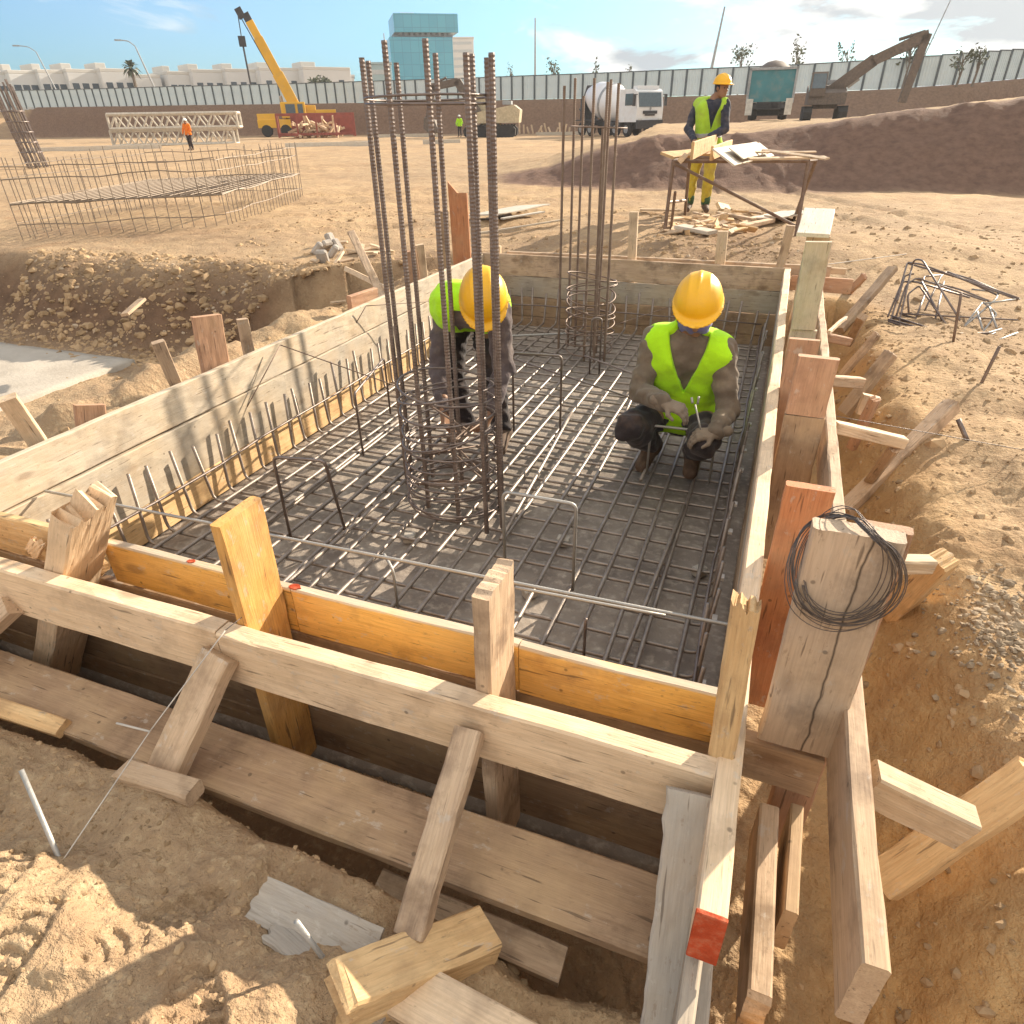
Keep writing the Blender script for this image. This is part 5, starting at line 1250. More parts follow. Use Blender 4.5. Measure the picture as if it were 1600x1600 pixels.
# ================================================================== BACKGROUND
# -- site fence on the terrace, three runs
FPANEL = plain('fence_panel', (0.58, 0.66, 0.675), 0.6, var=0.16, scale=0.8, dirt=(0.45, 0.43, 0.38), dirt_amt=0.3)
FPOST = plain('fence_post', (0.10, 0.12, 0.13), 0.7)
def fence_run(a0, a1, label, skip=1):
    az = np.linspace(a0, a1, 400); pts = np.stack([np.interp(az, F_AZ, F_R)*np.sin(az), np.interp(az, F_AZ, F_R)*np.cos(az), np.interp(az, F_AZ, F_Z)], -1)
    s = np.concatenate([[0], np.cumsum(np.linalg.norm(np.diff(pts[:, :2], axis=0), axis=1))]); n = int(s[-1]/1.35)
    n = min(n, 98); q = np.linspace(0, s[-1], n+1); P = np.stack([np.interp(q, s, pts[:, i]) for i in range(3)], -1)
    t = thing('site_fence', label, 'fence', P[0], 0, 'fence round the dig')
    pm = MB(); H = 2.05
    for i in range(n+1):
        f = MB(); d = unit((P[min(i+1, n)]-P[max(i-1, 0)])*np.array([1, 1, 0])); nrm = np.array([d[1], -d[0], 0])
        if np.dot(nrm, P[i]) > 0: nrm = -nrm
        f.box(P[i]+np.array([0, 0, H/2-0.1])+nrm*0.06, (0.17, 0.08, H+0.25), np.stack([d, nrm, [0, 0, 1]], -1)); f.build('post', FPOST, t)
        if i < n:
            c = (P[i]+P[i+1])/2; L = np.linalg.norm((P[i+1]-P[i])[:2]); e = unit((P[i+1]-P[i])*np.array([1, 1, 0])); m_ = np.array([e[1], -e[0], 0])
            pn = MB(); prof = []
            nn = 12
            V = []; 
            for k in range(nn+1):
                o = c+e*(k/nn-0.5)*L+m_*(0.02 if (k // 1) % 2 else -0.02)
                V += [o+np.array([0, 0, 0.0]), o+np.array([0, 0, H])]
            pn.add(V, [(2*k, 2*k+2, 2*k+3, 2*k+1) for k in range(nn)]); pn.build('panel', FPANEL, t)
            rl = MB(); rl.box(c+np.array([0, 0, H+0.03]), (L, 0.08, 0.07), np.stack([e, m_, [0, 0, 1]], -1)); pm.add(np.concatenate(rl.v), rl.f)
    pm.build('top_rail', FPOST, t)
fence_run(F_AZ[0], F_AZ[3], 'pale sheet fence with dark posts above the dig, left part behind the crane')
fence_run(F_AZ[3], F_AZ[6], 'pale sheet fence with dark posts above the dig, middle part behind the mixer truck')
fence_run(F_AZ[6], F_AZ[10], 'pale sheet fence with dark posts above the dig, right part rising to the edge')

# -- buildings beyond
WALLW = plain('wall_white', (0.58, 0.58, 0.57), 0.8, var=0.06, scale=0.2)
WALLB = plain('wall_beige', (0.55, 0.53, 0.49), 0.8, var=0.08, scale=0.2)
WINM = plain('window_dark', (0.06, 0.08, 0.10), 0.2, spec=0.6)
def glass_mat(name, c1, c2, sx, sz):
    m, nt, b = newmat(name); N = NT(nt); tc = N('TexCoord').outputs['Object']
    br = N('TexBrick'); br.offset = 0.0; br.inputs['Scale'].default_value = 1.0; br.inputs['Mortar Size'].default_value = 0.08
    br.inputs['Brick Width'].default_value = sx; br.inputs['Row Height'].default_value = sz
    br.inputs['Color1'].default_value = (*c1, 1); br.inputs['Color2'].default_value = (*c2, 1); br.inputs['Mortar'].default_value = (c1[0]*0.7, c1[1]*0.7, c1[2]*0.72, 1)
    v = N('SeparateXYZ'); N.L(tc, v.inputs[0]); cb = N('CombineXYZ'); N.L(N.math('ADD', v.outputs[0], v.outputs[1]), cb.inputs[0]); N.L(v.outputs[2], cb.inputs[1]); N.L(cb.outputs[0], br.inputs['Vector'])
    N.L(br.outputs['Color'], b.inputs['Base Color']); b.inputs['Roughness'].default_value = 0.22; b.inputs['Specular IOR Level'].default_value = 0.6; b.inputs['Metallic'].default_value = 0.25
    return m
GLASS = glass_mat('curtain_glass', (0.03, 0.26, 0.37), (0.045, 0.31, 0.42), 3.0, 3.6)
def facing(px, r):
    p = az_r(px, r, 0); return p, math.atan2(p[0], p[1])
def zrow(px, py, r):
    p = az_r(px, r, 0); return z_at(px, py, p)
# row of white houses, each block a house
def house(x0, x1, ytop, r, label, cuts=(), yaw=0.35):
    p, a = facing((x0+x1)/2, r); w = np.linalg.norm(az_r(x1, r, 0)-az_r(x0, r, 0)); zt = zrow((x0+x1)/2, ytop, r)
    t = thing('white_house', label, 'house', (p[0], p[1], 2.0), -a+yaw, 'white houses beyond the fence'); H = zt-2.0
    m = MB(); m.box((0, 0, H/2), (w, 9, H), ch=0.05); m.build('wall', WALLW, t, w=False)
    m = MB(); m.box((0, 0, H+0.25), (w*1.0, 9.0, 0.5), ch=0.05); m.box((-w*0.28, 0.5, H+0.9), (w*0.3, 5, 0.9), ch=0.05); m.build('roof', WALLB, t, w=False)
    for k in range(3):
        m = MB(); xx = -w*0.32+k*w*0.30; zz = H-2.0
        m.box((xx, -4.5, zz), (1.0, 0.14, 1.1), ch=0.03); m.build('window', WINM, t, w=False)
houses = [(-40, 18, 119), (18, 64, 118), (64, 108, 117), (108, 160, 116), (160, 214, 115), (212, 252, 124), (262, 300, 119), (300, 352, 116), (352, 404, 115), (404, 470, 113), (470, 545, 112)]
words = ['at the left edge of the picture', 'second from the left edge', 'third from the left edge', 'under the pale lamp post', 'left of the palm tree', 'lowest of all, right of the palm tree', 'just right of the second lamp post', 'left of the crane hook', 'behind the crane boom', 'just right of the crane boom', 'with the dark bush beside it']
for (h_, w_) in zip(houses, words): house(h_[0], h_[1], h_[2], 150, 'long white flat-roofed house beyond the fence, '+w_)
# glass tower
def tower():
    r = 300; p, a = facing(666, r); W = np.linalg.norm(az_r(713, r, 0)-az_r(618, r, 0)); z1 = zrow(666, 62, r); z2 = zrow(666, 27, r)
    t = thing('glass_tower', 'teal glass office tower with a shifted upper block behind the column cage', 'tower', (p[0], p[1], 0), -a+0.12)
    m = MB(); m.box((-1.0, 0, z1/2), (W*0.96, 20, z1), ch=0.1); m.build('lower_block', GLASS, t, w=False)
    m = MB(); m.box((1.0, 0, (z1+z2)/2+0.6), (W*0.97, 22, z2-z1-1.2), ch=0.1); m.build('upper_block', GLASS, t, w=False)
    m = MB(); m.box((0, 0, z1+0.3), (W*0.9, 18, 0.9), ch=0.05)
    for k in range(9): m.box((-W*0.35+k*W*0.085, -9.6, z1+1.0), (1.0, 0.6, 1.0+0.5*(k % 3)), ch=0.05)
    m.build('terrace', plain('terrace_dark', (0.10, 0.13, 0.15), 0.6), t, w=False)
    m = MB(); m.box((-W*0.2, 0, z2+0.4), (5, 8, 1.0), ch=0.05); m.build('roof', WALLB, t, w=False)
tower()
def block(x0, x1, ytop, r, mat, name, label, floors=6):
    p, a = facing((x0+x1)/2, r); w = np.linalg.norm(az_r(x1, r, 0)-az_r(x0, r, 0)); zt = zrow((x0+x1)/2, ytop, r)
    t = thing(name, label, 'building', (p[0], p[1], 0), -a); m = MB(); m.box((0, 0, zt/2), (w, 14, zt), ch=0.1); m.build('wall', mat, t, w=False)
    m = MB(); m.box((0, 0, zt+0.3), (w+0.6, 14.6, 0.6), ch=0.05); m.build('roof', mat, t, w=False)
    for k in range(floors):
        m = MB(); m.box((0, -7.0, zt-2.0-k*3.3), (w*0.86, 0.12, 1.2), ch=0.02); m.build('window', plain('window_haze', (0.40, 0.42, 0.42), 0.4), t, w=False)
block(706, 744, 62, 420, WALLB, 'office_block', 'pale beige block standing behind the glass tower', 5)
block(576, 618, 103, 260, plain('wall_teal', (0.26, 0.36, 0.38), 0.5), 'office_block', 'low grey teal block left of the glass tower', 2)
block(534, 560, 122, 260, WALLW, 'office_block', 'small white block with a grey roof left of the column cage', 1)
block(1470, 1700, 103, 70, plain('shed_wall', (0.50, 0.53, 0.53), 0.5), 'site_shed', 'long pale shed beyond the fence at the right edge', 1) if False else None

# -- lamp posts, masts and poles beyond the fence
POLE = plain('pole_grey', (0.32, 0.33, 0.34), 0.5, 0.3)
def pole(px, ytop, r, rad, label, arm=0.0, lean=(0, 0), cat='lamp post', name='street_lamp'):
    p = az_r(px, r, 2.4); zt = z_at(px, ytop, p); t = thing(name, label, cat, p, 0, 'poles beyond the fence')
    rt = unit([p[1], -p[0], 0]); top = p+np.array([0, 0, zt-2.4])+rt*lean[0]
    m = MB(); m.tube(line(p, top, 6), np.linspace(rad*1.4, rad*0.7, 6), 8); m.build('pole', POLE, t)
    if arm:
        m = MB(); m.tube(bend([top, top+np.array([0, 0, 0.6])+rt*arm*0.4, top+np.array([0, 0, 0.7])+rt*arm], 0.3), rad*0.6, 6); m.build('arm', POLE, t)
        m = MB(); m.box(top+np.array([0, 0, 0.68])+rt*arm*1.15, (0.9, 0.4, 0.16), rotz3(-math.atan2(p[0], p[1]))); m.build('lamp_head', POLE, t)
pole(110, 82, 140, 0.10, 'faint street lamp with a curved arm, farthest left', -2.0, (-1.8, 0))
pole(262, 73, 130, 0.12, 'faint street lamp right of the palm tree', -1.8, (-2.0, 0))
pole(384, 64, 95, 0.05, 'faint thin pole by the crane hook', 0, (-0.4, 0), 'pole', 'pole') if False else None
pole(836, 28, 110, 0.13, 'tall straight mast right of the near column cage', 0, (0, 0), 'mast', 'mast')
pole(1098, 12, 85, 0.13, 'tall slightly leaning mast left of the standing man', 0, (0.9, 0), 'mast', 'mast')
pole(1408, -10, 75, 0.05, 'thin leaning pole above the excavator elbow', 0, (1.6, 0), 'pole', 'pole')
pole(612, 52, 240, 0.22, 'faint mast at the left edge of the glass tower', 0, (0, 0), 'mast', 'mast')

# -- young trees, palm and bush beyond the fence
LEAF = plain('leaf_grey_green', (0.10, 0.115, 0.07), 0.8, var=0.5, scale=1.5)
BARK = plain('bark', (0.16, 0.13, 0.10), 0.9)
def tree(px, ytop, ybase, r, label, spread, n, group='young trees beyond the fence'):
    p = az_r(px, r, 2.6); zt = z_at(px, ytop, p); H = zt-2.6; t = thing('young_tree', label, 'tree', p, 0, group)
    m = MB(); m.tube([p, p+np.array([0.1, 0, H*0.5]), p+np.array([-0.1, 0.1, H*0.95])], [0.10, 0.07, 0.03], 6)
    tips = []
    for k in range(9):
        a = rng.random()*6.28; z0 = H*(0.45+0.45*rng.random()); q = p+np.array([math.cos(a)*spread*(0.3+0.6*rng.random()), math.sin(a)*spread*0.7, z0+H*0.12+0.3*rng.random()])
        m.tube([p+np.array([0, 0, z0-H*0.12]), (p+q)/2+np.array([0, 0, z0/2]), q], [0.035, 0.025, 0.012], 5); tips.append(q)
    m.build('trunk', BARK, t)
    V = []; Fc = []
    for k in range(n):
        c = tips[rng.integers(len(tips))]+rng.normal(0, 1, 3)*np.array([spread*0.22, spread*0.22, H*0.07]); a = rng.normal(0, 1, 3); a = unit(a); b = unit(np.cross(a, rng.normal(0, 1, 3))); s = 0.09+0.13*rng.random(); i = len(V)
        V += [c-a*s, c-b*s*0.5, c+a*s, c+b*s*0.5]; Fc.append((i, i+1, i+2, i+3))
    m = MB(); m.add(V, Fc); m.build('crown', LEAF, t)
for (px_, yt, r, sp, n, lb) in ((865, 94, 95, 0.9, 160, 'sparse young tree right of the tall straight mast'), (929, 103, 95, 0.5, 60, 'tiny sparse tree behind the farther column cage'), (980, 106, 95, 0.7, 60, 'small sparse tree above the mixer truck'),
                               (1147, 80, 88, 1.2, 220, 'sparse young tree above the standing man'), (1230, 74, 85, 0.8, 140, 'narrow young tree above the dump truck'), (1306, 80, 80, 0.9, 120, 'young tree left of the excavator arm'),
                               (1398, 60, 72, 1.3, 260, 'larger young tree behind the excavator elbow'), (1480, 84, 70, 0.9, 100, 'thin young tree right of the excavator'), (1504, 76, 70, 0.5, 60, 'thinnest young tree, farthest right'), (800, 107, 100, 0.6, 60, 'small faint tree left of the tall straight mast')):
    tree(px_, yt, 0, r, lb, sp, n)
def palm():
    p = az_r(225, 140, 2.6); zt = z_at(225, 106, p); t = thing('palm_tree', 'small dark palm tree between the white houses', 'palm tree', p)
    m = MB(); m.tube([p, p+np.array([0, 0, (zt-2.6)*0.5]), np.array([p[0], p[1], zt])], [0.3, 0.22, 0.2], 8); m.build('trunk', BARK, t)
    V = []; Fc = []
    for k in range(34):
        a = k*2.4; e = 1.2-2.0*k/34; d = np.array([math.cos(a)*math.cos(e), math.sin(a)*math.cos(e), math.sin(e)]); s = unit(np.cross(d, [0, 0, 1])); c = np.array([p[0], p[1], zt]); L = 1.7
        i = len(V); V += [c-s*0.1, c+s*0.1, c+d*L*0.6+s*0.28, c+d*L*0.6-s*0.28, c+d*L-np.array([0, 0, 0.5])]; Fc += [(i, i+1, i+2, i+3), (i+3, i+2, i+4)]
    m = MB(); m.add(V, Fc); m.build('crown', LEAF, t)
palm()
def bush():
    p = az_r(508, 125, 4.0); t = thing('bush', 'dark rounded bush in front of the white house right of the crane', 'bush', p); V = []; Fc = []
    zt = z_at(508, 119, p)
    for k in range(700):
        d = rng.normal(0, 1, 3); d = unit(d)*rng.random()**0.4; c = np.array([p[0], p[1], zt-1.2])+d*np.array([2.3, 1.5, 1.3])*(1+0.15*math.sin(7*d[0])); a = unit(rng.normal(0, 1, 3)); b = unit(np.cross(a, rng.normal(0, 1, 3))); s = 0.22; i = len(V)
        V += [c-a*s, c-b*s*0.6, c+a*s, c+b*s*0.6]; Fc.append((i, i+1, i+2, i+3))
    m = MB(); m.add(V, Fc); m.build('crown', LEAF, t)
bush()

# -- mobile crane
YEL = plain('crane_yellow', (0.72, 0.40, 0.03), 0.5, var=0.15, scale=0.6, dirt=(0.5, 0.32, 0.12), dirt_amt=0.4)
BLK = plain('dark_metal', (0.05, 0.05, 0.055), 0.6); RUBBER = plain('rubber', (0.035, 0.033, 0.032), 0.9); WINGL = plain('cab_glass', (0.06, 0.09, 0.11), 0.12, spec=0.8)
def crane():
    b = gz(462, 213, G0); r = math.hypot(b[0], b[1]); a = math.atan2(b[0], b[1]); t = thing('mobile_crane', 'yellow mobile crane with a raised telescopic boom', 'crane', b, -a)
    sc_ = r/1030*1.06
    def W(px, py):
        d = _w((px, py)); th = math.atan2(d[0], d[1])-a; x = r*math.tan(th); return np.array([x, 0, CAM[2]+d[2]/math.hypot(d[0], d[1])*r/math.cos(th)-G0])
    m = MB(); m.box((0.5, 0, 1.25), (8.5, 2.5, 0.8)); m.box((3.6, 0, 2.0), (2.2, 2.4, 1.0)); m.box((-2.6, 0, 1.9), (2.2, 2.3, 0.6)); m.build('chassis', YEL, t, w=False)
    m = MB(); m.box((0.2, -0.2, 2.5), (2.6, 2.2, 1.5)); m.box((1.8, 0.3, 2.4), (1.6, 2.0, 1.1)); m.build('turntable', YEL, t, w=False)
    m = MB(); m.box((-0.1, -1.33, 2.6), (1.0, 0.06, 0.9)); m.box((0.95, -1.33, 2.6), (0.55, 0.06, 0.9)); m.build('cab_window', WINGL, t, w=False)
    for k in range(4):
        for sy in (-1, 1):
            m = MB(); m.lathe([(0.0001, -0.2), (0.5, -0.2), (0.58, -0.1), (0.58, 0.1), (0.5, 0.2), (0.0001, 0.2)], (-2.9+k*2.0, sy*1.15, 0.58), axis=1, n=18); m.build('wheel', RUBBER, t, w=False)
    P0, P1 = W(472, 186)+np.array([0, -0.6, 0]), W(383, 22)+np.array([0, -0.6, 0]); d = P1-P0; L = np.linalg.norm(d); ex = d/L; ey = np.array([0, 1, 0]); ez = np.cross(ex, ey); R3 = np.stack([ex, ey, ez], -1)
    for (f0, f1, w_) in ((0.0, 0.45, 1.15), (0.44, 0.78, 0.95), (0.77, 0.93, 0.80)):
        m = MB(); m.box(P0+d*(f0+f1)/2, (L*(f1-f0), 0.8, w_), R3); m.build('boom', YEL, t, w=False)
    m = MB(); m.box(P0+d*0.955, (L*0.09, 0.7, 0.75), R3); m.box(P0+d*0.99+np.array([-0.5, 0, 0.1]), (0.9, 0.6, 0.7), R3); m.build('boom_head', BLK, t, w=False)
    hk = W(378, 60)+np.array([0, -0.6, 0]); m = MB(); m.tube(line(P1+np.array([-0.7, 0, -0.2]), hk, 3), 0.05, 5)
    m.tube(line(W(383, 28)+np.array([-0.4, -0.6, 0]), W(438, 118)+np.array([-0.7, -0.6, 0]), 3), 0.05, 5); m.build('cable', BLK, t, w=False)
    m = MB(); m.box(hk+np.array([0, 0, -0.3]), (0.7, 0.4, 0.9)); m.tube(line(hk, W(392, 132)+np.array([0, -0.6, 0]), 4), 0.10, 6); m.build('hook_block', BLK, t, w=False)
    m = MB(); m.tube(line(W(450, 190), W(438, 150)+np.array([0, -0.6, 0]), 3), 0.16, 8); m.build('ram', plain('ram_steel', (0.55, 0.5, 0.42), 0.4, 0.5), t, w=False)
crane()
# red steel frame with timber in front of the crane
REDS = plain('red_frame', (0.27, 0.07, 0.05), 0.6, var=0.3, scale=1.5)
def red_frame():
    b = gz(493, 216, G0); a = math.atan2(b[0], b[1]); r = math.hypot(b[0], b[1]); k = r/1030*1.06; t = thing('timber_rack', 'low red steel rack full of timber at the foot of the crane', 'frame', b, -a)
    x0, x1 = [r*math.tan(math.atan2(*_w((q_, 216))[:2])-a) for q_ in (437, 556)]
    for y in (0, 3.0):
        for z in (0.35, 2.0):
            m = MB(); m.box(((x0+x1)/2, y, z), (x1-x0, 0.16, 0.22)); m.build('rail', REDS, t, w=False)
        for xx in np.linspace(x0, x1, 5):
            m = MB(); m.box((xx, y, 1.1), (0.16, 0.2, 2.0)); m.build('upright', REDS, t, w=False)
    m = MB(); m.box((x0-0.05, 1.5, 1.2), (0.1, 3.0, 1.7)); m.box((x1-3, 2.9, 1.2), (6, 0.1, 1.6)); m.build('side_sheet', REDS, t, w=False)
    q = thing('timber_pile', 'pile of pale timber offcuts inside the low red rack', 'timber pile', b, -a)
    for i in range(60):
        m = MB(); m.box((x0+1.5+rng.random()*(x1-x0-3), 0.5+rng.random()*2, 0.2+1.2*rng.random()), (0.6+1.6*rng.random(), 0.2, 0.12+0.1*rng.random()), rotz3(rng.random()*3) @ roty3(rng.normal(0, 0.5))); m.build('offcut', W_PALE, q, w=False)
red_frame()
# -- lattice mast pieces, two stacked
def lattice():
    LAT = plain('lattice_cream', (0.55, 0.50, 0.42), 0.6, dirt=(0.4, 0.28, 0.18))
    for k, (x0, x1, y0, y1) in enumerate(((168, 370, 179, 202), (166, 360, 205, 229))):
        b0 = gz(x0, 229, G0); r = math.hypot(b0[0], b0[1])*1.0; p0 = az_r(x0, r, 0); p1 = az_r(x1, r*0.97, 0)
        zb = z_at(x0, y1, p0); zt = z_at(x0, y0, p0); d = unit((p1-p0)*np.array([1, 1, 0])); n_ = np.array([-d[1], d[0], 0]); L = np.linalg.norm((p1-p0)[:2]); dep = 1.9
        t = thing('lattice_mast', ('upper' if k == 0 else 'lower')+' of two cream lattice mast pieces stacked near the orange-jacketed worker', 'lattice mast', p0, 0, 'lattice mast pieces')
        o = np.array([p0[0], p0[1], 0]); H = zt-zb
        for (yy, zz) in ((0, zb), (0, zt), (dep, zb), (dep, zt)):
            m = MB(); m.tube(line(o+n_*yy+np.array([0, 0, zz]), o+n_*yy+d*L+np.array([0, 0, zz]), 3), 0.13, 6); m.build('chord', LAT, t)
        nb = 8
        for yy in (0, dep):
            for i in range(nb):
                for (za, zc) in ((zb, zt), (zt, zb)):
                    m = MB(); m.tube(line(o+n_*yy+d*L*(i/nb)+np.array([0, 0, za]), o+n_*yy+d*L*((i+0.5)/nb if za == zb else (i+0.5)/nb)+np.array([0, 0, zc]), 2) if za == zb else line(o+n_*yy+d*L*((i+0.5)/nb)+np.array([0, 0, zt]), o+n_*yy+d*L*((i+1)/nb)+np.array([0, 0, zb]), 2), 0.07, 5); m.build('brace', LAT, t)
        for i in (0, nb):
            m = MB()
            for (A_, B_) in (((0, zb), (dep, zb)), ((0, zt), (dep, zt)), ((0, zb), (0, zt)), ((dep, zb), (dep, zt))):
                m.tube(line(o+d*L*i/nb+n_*A_[0]+np.array([0, 0, A_[1]]), o+d*L*i/nb+n_*B_[0]+np.array([0, 0, B_[1]]), 2), 0.10, 5)
            m.build('end_frame', LAT, t)
lattice()

# -- concrete mixer truck
WHT = plain('truck_white', (0.74, 0.75, 0.76), 0.35, var=0.06, scale=0.7, dirt=(0.5, 0.42, 0.34), dirt_amt=0.3)
DRUM = plain('drum_white', (0.72, 0.72, 0.74), 0.4, var=0.08, scale=0.6, dirt=(0.5, 0.44, 0.38), dirt_amt=0.35)
def wheels(t, xs, y, r, w=0.3):
    for xx in xs:
        for sy in (-1, 1):
            m = MB(); m.lathe([(0.0001, -w/2), (r*0.85, -w/2), (r, -w/4), (r, w/4), (r*0.85, w/2), (0.0001, w/2)], (xx, sy*y, r), axis=1, n=20); wh = m.build('wheel', RUBBER, t, w=False)
            m = MB(); m.lathe([(0.0001, -0.02), (r*0.5, -0.02), (r*0.5, 0.02), (0.0001, 0.02)], (xx, sy*(y+w/2+0.01), r), axis=1, n=14); m.build('rim', POLE, wh, w=False)
def mixer():
    b = gz(962, 213, G0); a = math.atan2(b[0], b[1]); t = thing('mixer_truck', 'white concrete mixer truck with a big drum, facing the camera', 'mixer truck', b, -a-math.pi/2+0.62)
    # +X is the front of the truck
    m = MB(); m.box((0, 0, 0.95), (8.0, 0.9, 0.35)); m.box((0.8, 0, 0.75), (2.4, 2.2, 0.5)); m.box((-2.5, 1.0, 1.15), (3.4, 0.5, 0.08)); m.box((-2.5, -1.0, 1.15), (3.4, 0.5, 0.08)); m.build('chassis', BLK, t, w=False)
    m = MB(); m.prism([(2.0, 1.0), (4.15, 1.0), (4.2, 1.9), (4.0, 2.95), (3.7, 3.12), (2.0, 3.12)], 1, -1.22, 1.22); cab = m.build('cab', WHT, t, w=False)
    m = MB(); m.box((4.13, 0, 2.42), (0.06, 2.05, 0.92), roty3(-0.19)); m.build('windscreen', WINGL, cab, w=False)
    for sy in (-1, 1):
        m = MB(); m.box((3.2, sy*1.225, 2.45), (1.0, 0.04, 0.75)); m.build('side_window', WINGL, cab, w=False)
        m = MB(); m.box((4.1, sy*1.45, 2.4), (0.12, 0.22, 0.75)); m.box((4.1, sy*1.33, 2.75), (0.06, 0.3, 0.05)); m.build('mirror', BLK, cab, w=False)
        m = MB(); m.box((4.26, sy*0.92, 1.12), (0.06, 0.36, 0.2)); m.build('headlight', plain('lamp_lens', (0.6, 0.6, 0.58), 0.2), cab, w=False)
    m = MB(); m.box((4.22, 0, 1.62), (0.05, 1.3, 0.2)); m.box((4.20, 0, 1.45), (0.05, 0.9, 0.1)); m.build('grille', BLK, cab, w=False)
    m = MB(); m.prism([(0, 1.72), (0.09, 1.86), (0, 2.0), (-0.09, 1.86)], 0, 4.225, 4.26); m.build('emblem', POLE, cab, w=False)
    m = MB(); m.box((4.22, 0, 0.85), (0.2, 2.4, 0.55)); m.build('bumper', BLK, t, w=False)
    m = MB(); m.box((3.55, 0, 3.2), (0.5, 2.0, 0.22)); m.build('sun_visor', WHT, cab, w=False)
    m = MB(); m.lathe([(0.35, -2.9), (0.75, -2.6), (1.18, -1.5), (1.32, -0.4), (1.32, 0.5), (1.05, 1.7), (0.5, 2.2), (0.0001, 2.25)], (0, 0, 0), axis=0, n=32)
    V = np.concatenate(m.v) @ roty3(0.20).T+np.array([-1.0, 0, 2.35]); q = MB(); q.add(V, m.f); dr = q.build('drum', DRUM, t, True, w=False)
    m = MB(); m.lathe([(1.33, -0.15), (1.37, -0.1), (1.37, 0.1), (1.33, 0.15)], (0.25, 0, 0), axis=0, n=32); V = np.concatenate(m.v) @ roty3(0.20).T+np.array([-1.0, 0, 2.35]); q = MB(); q.add(V, m.f); q.build('drum_ring', POLE, dr, w=False)
    m = MB(); m.prism([(-4.6, 2.2), (-3.7, 3.6), (-3.3, 3.6), (-3.9, 2.2)], 1, -0.5, 0.5); m.box((-4.0, 0, 1.9), (0.3, 1.6, 1.6)); m.box((-4.7, 0, 1.7), (1.2, 0.5, 0.12), roty3(0.5)); m.build('chute', BLK, t, w=False)
    wheels(t, (2.9, 1.4, -2.1, -3.45), 1.0, 0.52)
mixer()
# -- two excavators
CREAM = plain('digger_cream', (0.50, 0.42, 0.28), 0.55, dirt=(0.34, 0.24, 0.15), dirt_amt=0.5); DKBR = plain('digger_arm', (0.12, 0.095, 0.08), 0.7, dirt=(0.25, 0.18, 0.12))
def tracks(t, L, wd, mat):
    for sy in (-1, 1):
        m = MB(); pr = [(-L/2, 0.15), (-L/2+0.2, 0), (L/2-0.2, 0), (L/2, 0.15), (L/2+0.05, 0.55), (L/2-0.25, 0.85), (-L/2+0.25, 0.85), (-L/2-0.05, 0.55)]; m.prism(pr, 1, sy*wd-0.28, sy*wd+0.28)
        for k in range(14): m.box((-L/2+0.2+k*(L-0.4)/13, sy*wd, 0.88), (0.12, 0.58, 0.06)); m.box((-L/2+0.2+k*(L-0.4)/13, sy*wd, -0.0), (0.12, 0.58, 0.05))
        m.build('track', mat, t, w=False)
def digger(loc, rz, label, body, arm, pts, bucket=True, s=1.0, swing=0.0):
    t = thing('excavator', label, 'excavator', loc, rz, 'excavators on the site'); t.scale = (s, s, s)
    tracks(t, 4.2, 1.15, RUBBER)
    m = MB(); m.prism([(-2.4, 1.0), (1.3, 1.0), (1.3, 1.7), (0.3, 1.9), (-2.0, 2.25), (-2.5, 1.9)], 1, -1.25, 1.25); m.box((0, 0, 0.9), (1.6, 1.6, 0.3)); hb = m.build('house', body, t, w=False)
    m = MB(); m.box((-1.4, 0, 2.4), (0.7, 1.4, 0.25)); m.build('handrail', POLE, hb, w=False)
    m = MB(); m.prism([(-0.3, 1.5), (1.45, 1.5), (1.5, 2.0), (1.2, 2.95), (-0.3, 2.95)], 1, -1.22, -0.2); cb = m.build('cab', body, t, w=False)
    m = MB(); m.box((0.55, -1.23, 2.3), (1.2, 0.04, 1.0)); m.build('cab_window', WINGL, cb, w=False)
    m = MB(); m.box((1.38, -0.7, 2.4), (0.05, 0.85, 0.9), roty3(-0.25)); m.build('cab_window', WINGL, cb, w=False)
    if swing:
        for ch in [t]+[]:
            for c_ in list(ch.children): c_.matrix_basis = Matrix.Rotation(swing, 4, 'Z') @ Matrix.Scale(0.78, 4) @ c_.matrix_basis
    for i in range(len(pts)-1):
        p, q = np.array([pts[i][0], 0.25, pts[i][1]]), np.array([pts[i+1][0], 0.25, pts[i+1][1]]); d = q-p; L = np.linalg.norm(d); ex = d/L; R3 = np.stack([ex, [0, 1, 0], np.cross(ex, [0, 1, 0])], -1)
        m = MB(); w_ = (0.62, 0.5, 0.42)[min(i, 2)]; m.box((p+q)/2, (L+0.2, 0.4, w_), R3); m.build('boom' if i < len(pts)-2 else 'arm', arm, t, w=False)
    m = MB(); m.tube(line(np.array([1.0, 0.25, 1.6]), np.array([pts[1][0]*0.75, 0.25, pts[1][1]*0.72]), 2), 0.10, 7); m.build('ram', POLE, t, w=False)
    p = np.array([pts[-3][0]*0.55+pts[-2][0]*0.45, 0.25, pts[-3][1]*0.55+pts[-2][1]*0.45+0.45]); m = MB(); m.tube(line(p, np.array([pts[-2][0]*0.95+pts[-3][0]*0.05, 0.25, pts[-2][1]+0.2]), 2), 0.08, 7); m.build('ram', DKBR, t, w=False)
    if bucket:
        e = np.array(pts[-1]); m = MB(); m.prism([(e[0]+0.25, e[1]+0.1), (e[0]+0.35, e[1]-0.7), (e[0]-0.2, e[1]-1.2), (e[0]-0.9, e[1]-0.9), (e[0]-0.6, e[1]-0.1)], 1, -0.35, 0.85); m.build('bucket', DKBR, t, w=False)
    return t
b = gz(768, 214, G0); a = math.atan2(b[0], b[1])
digger(b, -a+math.pi-0.12, 'cream excavator with its dark arm reaching left, beyond the near column cage', CREAM, DKBR, [(1.0, 1.7), (2.6, 3.9), (4.6, 3.6), (5.2, 1.4)], s=1.05)
rr_ = 47.0; p = az_r(1284, rr_, 0)
